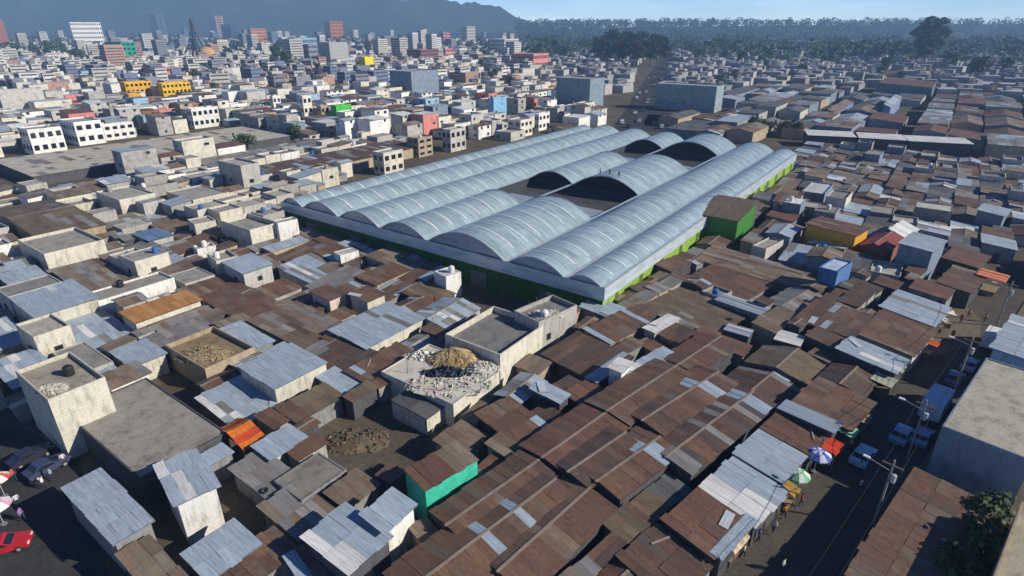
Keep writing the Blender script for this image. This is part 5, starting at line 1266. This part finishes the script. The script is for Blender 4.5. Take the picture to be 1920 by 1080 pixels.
SHC = [('white', (.66, .65, .62)), ('black', (.03, .03, .035)), ('red', (.45, .05, .05)), ('blue', (.10, .18, .42)), ('yellow', (.62, .5, .12)), ('green', (.10, .32, .14)), ('pink', (.6, .3, .36)), ('grey', (.3, .3, .32))]
pr = random.Random(77); got = []
for k in range(70):
    t_, w_ = pr.uniform(6, 110), pr.choice((pr.uniform(12.9, 15.5), pr.uniform(12.9, 14.5), pr.uniform(2, 12)))
    q = SA0 + u2 * t_ + v2 * w_; px = proj((q.x, q.y, 1))
    if not (1340 < px[0] < 1915 and 560 < px[1] < 1075) or any((q - g_).length < .9 for g_ in got) or not free(Rect(q, G2, .6, .6), .2): continue
    if any(o.name.startswith(('parked_car', 'box_truck', 'market_stall', 'parasol', 'vendor')) and (Vector((o.location.x, o.location.y, 0)) - q).length < 2.6 for o in COL.objects if o.type == 'EMPTY'): continue
    got.append(q); nm, c = SHC[pr.randrange(len(SHC))]; o = person('p', q, .13 if w_ > STREET_W else .015, pr.uniform(0, 6.28), c); o['group'] = 'people along the market street'; auto(o, f'person in {nm} top in the market street')
# ------------------------------------------------------------------ poles and wires
def lamp_pole(label, p, h=8):
    o = thing('utility_pole', label, 'pole', (p[0], p[1], .1), AZ2)
    m = MB(); m.bar((0, 0, 0), (0, 0, h), .13, (.30, .29, .27), 8, .09); m.build('post', 'concrete', o)
    m = MB(); m.box(-.06, .06, -.9, .9, h - .7, h - .58, (.2, .15, .1)); m.build('crossarm', 'paint', o)
    m = MB(); m.bar((0, .1, h - 1.3), (0, 2.2, h - .9), .04, (.4, .4, .4)); arm = m.build('lamp_arm', 'paint', o)
    m = MB(); m.box(-.14, .14, 1.9, 2.5, h - .98, h - .84, (.75, .75, .75)); m.build('lamp_head', 'paint', arm)
    m = MB(); m.lathe([(.01, .9), (.22, .85), (.22, 0), (.01, 0)], (.5, .52, .54), 10, (0, -.35, h - 2.4)); m.build('transformer', 'paint', o)
    return o
PA = [at(1637, 985), at(1700, 862), at(1790, 730), at(1868, 612)]
for k, (q, lb) in enumerate(zip(PA, ('concrete utility pole with lamp beside the brown warehouse, lowest in the street', 'concrete utility pole with lamp at the corner of the cracked concrete roof', 'concrete utility pole with lamp behind the blue topped truck', 'concrete utility pole with lamp at the top of the market street'))): lamp_pole(lb, q)
PP = [SA0 + u2 * 12] + PA
for i, (a, b_) in enumerate(zip(PP, PP[1:])):
    for s in (-.8, .8):
        m = MB(); A, B = Vector((a.x, a.y, 7.5)) + v2 * s, Vector((b_.x, b_.y, 7.5)) + v2 * s; n = 8
        for k in range(n):
            f0, f1 = k / n, (k + 1) / n; sag = lambda f: -1.0 * 4 * f * (1 - f)
            m.bar(A + (B - A) * f0 + Vector((0, 0, sag(f0))), A + (B - A) * f1 + Vector((0, 0, sag(f1))), .025, (.02, .02, .02), 4)
        w_ = m.build('overhead_wire', 'paint'); tag(w_, 'wire', 'wire', 'overhead wires along the market street'); w_['label'] = 'thin black overhead wire sagging between the street poles'
# ------------------------------------------------------------------ ruin: rubble, straw, sticks, wall stump
def heap(name, c, rx, ry, z0, h, n, sz, cols, m, seed, long=1.0, flat=.5):
    r = random.Random(seed); mb = MB()
    # mound
    K, M = 5, 14; rows = []
    for k in range(K + 1):
        f = k / K; rows.append([(c.x + rx * (1 - f) * math.cos(i * 6.283 / M) * r.uniform(.85, 1.15), c.y + ry * (1 - f) * math.sin(i * 6.283 / M) * r.uniform(.85, 1.15), z0 + h * (1 - (1 - f) ** 2) * r.uniform(.85, 1.1)) for i in range(M)])
    for k in range(K):
        for i in range(M): mb.poly([rows[k][i], rows[k][(i + 1) % M], rows[k + 1][(i + 1) % M], rows[k + 1][i]], tuple(x * r.uniform(.8, 1.1) for x in cols[0]))
    for k in range(n):
        a = r.uniform(0, 6.283); q = math.sqrt(r.random()) * 1.05; x, y = c.x + rx * q * math.cos(a), c.y + ry * q * math.sin(a); z = z0 + h * (1 - min(1, q) ** 2)
        d = Vector((r.uniform(-1, 1), r.uniform(-1, 1), r.uniform(-.25, .25))) if long < 2 else Vector((math.cos(a) + r.uniform(-.4, .4), math.sin(a) + r.uniform(-.4, .4), r.uniform(-.9, -.1))).normalized(); L = sz * r.uniform(.5, 1.6) * long; w_ = sz * r.uniform(.3, .8) / long
        e = d.orthogonal().normalized(); f = d.cross(e); p = Vector((x, y, z + sz * .2)); kk = r.uniform(.82, 1.1); cl = tuple(q_ * kk for q_ in r.choice(cols))
        X, Y, Z = d * L / 2, e * w_ / 2, f * w_ / 2 * flat
        for sg in ((X, Y, Z), (-X, -Y, Z)):
            pass
        P = [p - X - Y - Z, p + X - Y - Z, p + X + Y - Z, p - X + Y - Z, p - X - Y + Z, p + X - Y + Z, p + X + Y + Z, p - X + Y + Z]
        for fc in ((4, 5, 6, 7), (0, 1, 5, 4), (1, 2, 6, 5), (2, 3, 7, 6), (3, 0, 4, 7)): mb.poly([P[i] for i in fc], cl)
    o = mb.build(name, m); return o
c = at(852, 668, 4.0); o = heap('straw_heap', c, 3.7, 2.0, 3.4, 1.5, 700, .36, [(.68, .50, .26), (.72, .56, .32), (.62, .43, .20)], 'cloth', 3, 3.2); tag(o, 'golden straw heap piled on the roofless ruin', 'straw heap')
c = at(838, 700, 3.5); o = heap('dark_tarp', c, 3.0, 1.2, 3.4, .5, 60, .7, [(.03, .04, .07), (.05, .06, .08)], 'cloth', 4); tag(o, 'dark tarpaulin bundle below the straw heap', 'tarpaulin')
def debris(label, px, py, z, rx, ry, h, n, sz, cols, seed, nm='rubble_heap'):
    o = heap(nm, at(px, py, z), rx, ry, z, h, n, sz, cols, 'concrete', seed); return tag(o, label, 'rubble')
RUB = [(.58, .55, .48), (.60, .57, .50), (.54, .51, .45), (.50, .44, .37)]
debris('pale rubble strewn across the floor of the straw heap ruin', 840, 722, 3.41, 5.4, 2.6, .2, 130, 0.4, RUB, 5)
debris('pale rubble bank at the right wall of the straw heap ruin', 905, 690, 3.41, 2.2, 1.8, .7, 216, 0.25, RUB, 6)
debris('white rubble at the upper corner of the straw heap ruin', 800, 668, 3.41, 3.2, 1.2, .4, 90, .45, [(.66, .64, .6), (.5, .48, .44)], 16)
debris('low brown heap of earth and broken timber in the dark yard', 668, 828, 0, 4.2, 2.4, .7, 160, .3, [(.15, .115, .075), (.17, .13, .085), (.13, .10, .068), (.19, .15, .10)], 7)
debris('pale rubble on top of the tall unfinished block house', 98, 731, height_from((134, 862), (92, 757)), 1.7, 1.1, .4, 270, 0.25, RUB, 9)
debris('tan rubble filling the roofless tan shell', 385, 665, 3.01, 3.6, 2.6, .7, 396, 0.25, [(.32, .25, .15), (.35, .28, .18), (.28, .21, .13)], 10)
debris('grey rubble on the half built house near the hall corner', 1025, 590, 5.41, 2.6, 1.6, .5, 162, 0.25, RUB, 12)
for k in range(9):
    q = at(ar.uniform(760, 920), ar.uniform(665, 740), 3.5); m = MB(); m.bar((0, 0, 0), (ar.uniform(-.2, .2), ar.uniform(-.2, .2), ar.uniform(1.6, 3.0)), .05, (.16, .12, .08), 5, .035); o = m.build('stick_post', 'paint'); o.location = (q.x, q.y, 3.4); tag(o, 'post', 'post', 'sticks standing in the ruin'); auto(o, 'thin wooden post in the ruin')
# ------------------------------------------------------------------ rooftop clutter
def tank_mesh(col):
    m = MB(); m.lathe([(.01, 0), (.55, 0), (.56, 1.0), (.45, 1.15), (.2, 1.22), (.2, 1.3), (.01, 1.32)], col, 12); return m
TANKC = [('black', (.02, .02, .022)), ('blue', (.04, .14, .4)), ('white', (.7, .7, .7)), ('grey', (.3, .3, .3))]
SLABS = [o for o in COL.objects if o.type == 'EMPTY' and o.get('category') == 'house']
tk = {}
hosts = []
for o in list(COL.objects):
    if o.name.split('.')[0] == 'roof' and o.type == 'MESH' and o.data.materials[0].name == 'concrete' and o.parent and o.parent.name.startswith(('block_house', 'apartment_block')) or (o.parent and o.type == 'MESH' and o.name.split('.')[0] == 'roof' and o.parent.name.startswith('city_house') and any(abs(p_.normal.z) > .9 for p_ in o.data.polygons) and len(o.data.polygons) == 6): hosts.append(o)
ar2 = random.Random(4)
for o in hosts:
    if ar2.random() > .38 or o.parent.name.startswith('ruin'): continue
    nm, c = ar2.choice(TANKC)
    if nm not in tk: tk[nm] = tank_mesh(c).mesh('water_tank', 'paint')
    zt = max(v.co.z for v in o.data.vertices) + o.parent.location.z
    xs = [v.co.x for v in o.data.vertices]; ys = [v.co.y for v in o.data.vertices]
    if max(xs) < 1.2 or max(ys) < 1.2: continue
    lx, ly = ar2.uniform(min(xs) + .7, max(xs) - .7), ar2.uniform(min(ys) + .7, max(ys) - .7); a = o.parent.rotation_euler.z; P = o.parent.location
    q = link(tk[nm], 'water_tank', None, (P.x + lx * math.cos(a) - ly * math.sin(a), P.y + lx * math.sin(a) + ly * math.cos(a), zt)); tag(q, 't', 'water tank', 'water tanks on the flat roofs'); auto(q, f'{nm} tank on a flat roof')
# loose sheets, planks and tyres lying on the tin roofs
pl = MB(); pl.box(-1.0, 1.0, -.09, .09, 0, .06, (.34, .29, .22)); PLANK = pl.mesh('timber_plank', 'paint')
ty = MB(); [ty.bar((.3 * math.cos(a0 * .5236), .3 * math.sin(a0 * .5236), .1), (.3 * math.cos((a0 + 1) * .5236), .3 * math.sin((a0 + 1) * .5236), .1), .1, (.02, .02, .02), 6) for a0 in range(12)]; TYRE = ty.mesh('old_tyre', 'paint')
ls = MB(); ls.box(-.45, .45, -1.1, 1.1, 0, .04, (.50, .54, .58)); LOOSE = ls.mesh('loose_sheet', 'tin')
ls = MB(); ls.box(-.45, .45, -1.1, 1.1, 0, .04, (.20, .10, .055), None, True, .8); LOOSE2 = ls.mesh('loose_sheet', 'tin')
roofs = [o for o in COL.objects if o.type == 'MESH' and o.name.split('.')[0] == 'roof' and o.data.materials[0].name == 'tin' and o.parent and o.parent.location.length < 105 and o.parent.name.startswith(('tin_shack', 'market_row'))]
for o in roofs:
    for k in range(ar2.choice((0, 0, 1))):
        pg = ar2.choice(o.data.polygons[:max(1, len(o.data.polygons) - 6)]); n_ = pg.normal
        if n_.z < .7: continue
        cx = pg.center; a = o.parent.rotation_euler.z; P = o.parent.location
        w_ = Vector((P.x + cx.x * math.cos(a) - cx.y * math.sin(a), P.y + cx.x * math.sin(a) + cx.y * math.cos(a), P.z + cx.z + .05))
        me, nm, ds, ct = ar2.choice(((PLANK, 'timber_plank', 'weathered plank on the tin roofs', 'plank'), (PLANK, 'timber_plank', 'weathered plank on the tin roofs', 'plank'), (LOOSE, 'loose_sheet', 'loose pale sheet on tin roofs', 'tin sheet'), (LOOSE2, 'loose_sheet', 'loose rusty sheet on tin roofs', 'tin sheet'), (TYRE, 'old_tyre', 'black tyre on a tin roof', 'tyre')))
        q = link(me, nm, None, w_); R_ = Vector((n_.x * math.cos(a) - n_.y * math.sin(a), n_.x * math.sin(a) + n_.y * math.cos(a), n_.z)).to_track_quat('Z', 'Y'); R_ = R_ @ __import__('mathutils').Quaternion((0, 0, 1), ar2.uniform(0, 3.14))
        q.rotation_euler = R_.to_euler(); tag(q, 'x', ct, f'{ct}s lying on the tin roofs'); auto(q, ds)
# ------------------------------------------------------------------ labels: say which one by the landmark it stands next to and its turn going out from it
ORD = [q + ' out' for q in ('first', 'second', 'third', 'fourth', 'fifth', 'sixth', 'seventh', 'eighth', 'ninth', 'tenth', 'eleventh', 'twelfth', 'thirteenth', 'fourteenth', 'fifteenth', 'sixteenth', 'seventeenth', 'eighteenth', 'nineteenth', 'twentieth')] + [f'{k}{"st" if k % 10 == 1 else "nd" if k % 10 == 2 else "rd" if k % 10 == 3 else "th"} out' for k in range(21, 140)]
def relation(o):
    p = Vector((o.location.x, o.location.y, 0))
    nm, q = min(LANDMARKS, key=lambda l: (l[1] - p).length)
    d = p - q; f = p.normalized(); side = Vector((f.y, -f.x, 0))
    df, ds = d.dot(f), d.dot(side)
    w_ = ('behind' if df > 0 else 'in front of') if abs(df) > abs(ds) else ('right of' if ds > 0 else 'left of')
    return f'{w_} {nm}', d.length
groups = {}
for o, desc in THINGS:
    rel, d = relation(o)
    groups.setdefault((desc, rel), []).append((d, o))
for (desc, rel), lst in groups.items():
    lst.sort(key=lambda e: e[0])
    for k, (d, o) in enumerate(lst):
        o['label'] = f'{desc} {rel}' if len(lst) == 1 else f'{desc} {rel}, {ORD[k]}'
# ------------------------------------------------------------------ the air between here and the hills
hz = MB(); hz.box(-4600, 4600, -450, 4450, -4, 400, (1, 1, 1))
m = bpy.data.materials.new('haze_air'); m.use_nodes = True; t = m.node_tree; t.nodes.remove(t.nodes['Principled BSDF'])
pv = t.nodes.new('ShaderNodeVolumePrincipled'); pv.inputs['Color'].default_value = (.36, .62, 1.0, 1); pv.inputs['Density'].default_value = .00027; pv.inputs['Anisotropy'].default_value = 0.0
t.links.new(pv.outputs[0], t.nodes['Material Output'].inputs['Volume']); MATS['haze_air'] = m
o = hz.build('haze', 'haze_air'); o['kind'] = 'stuff'
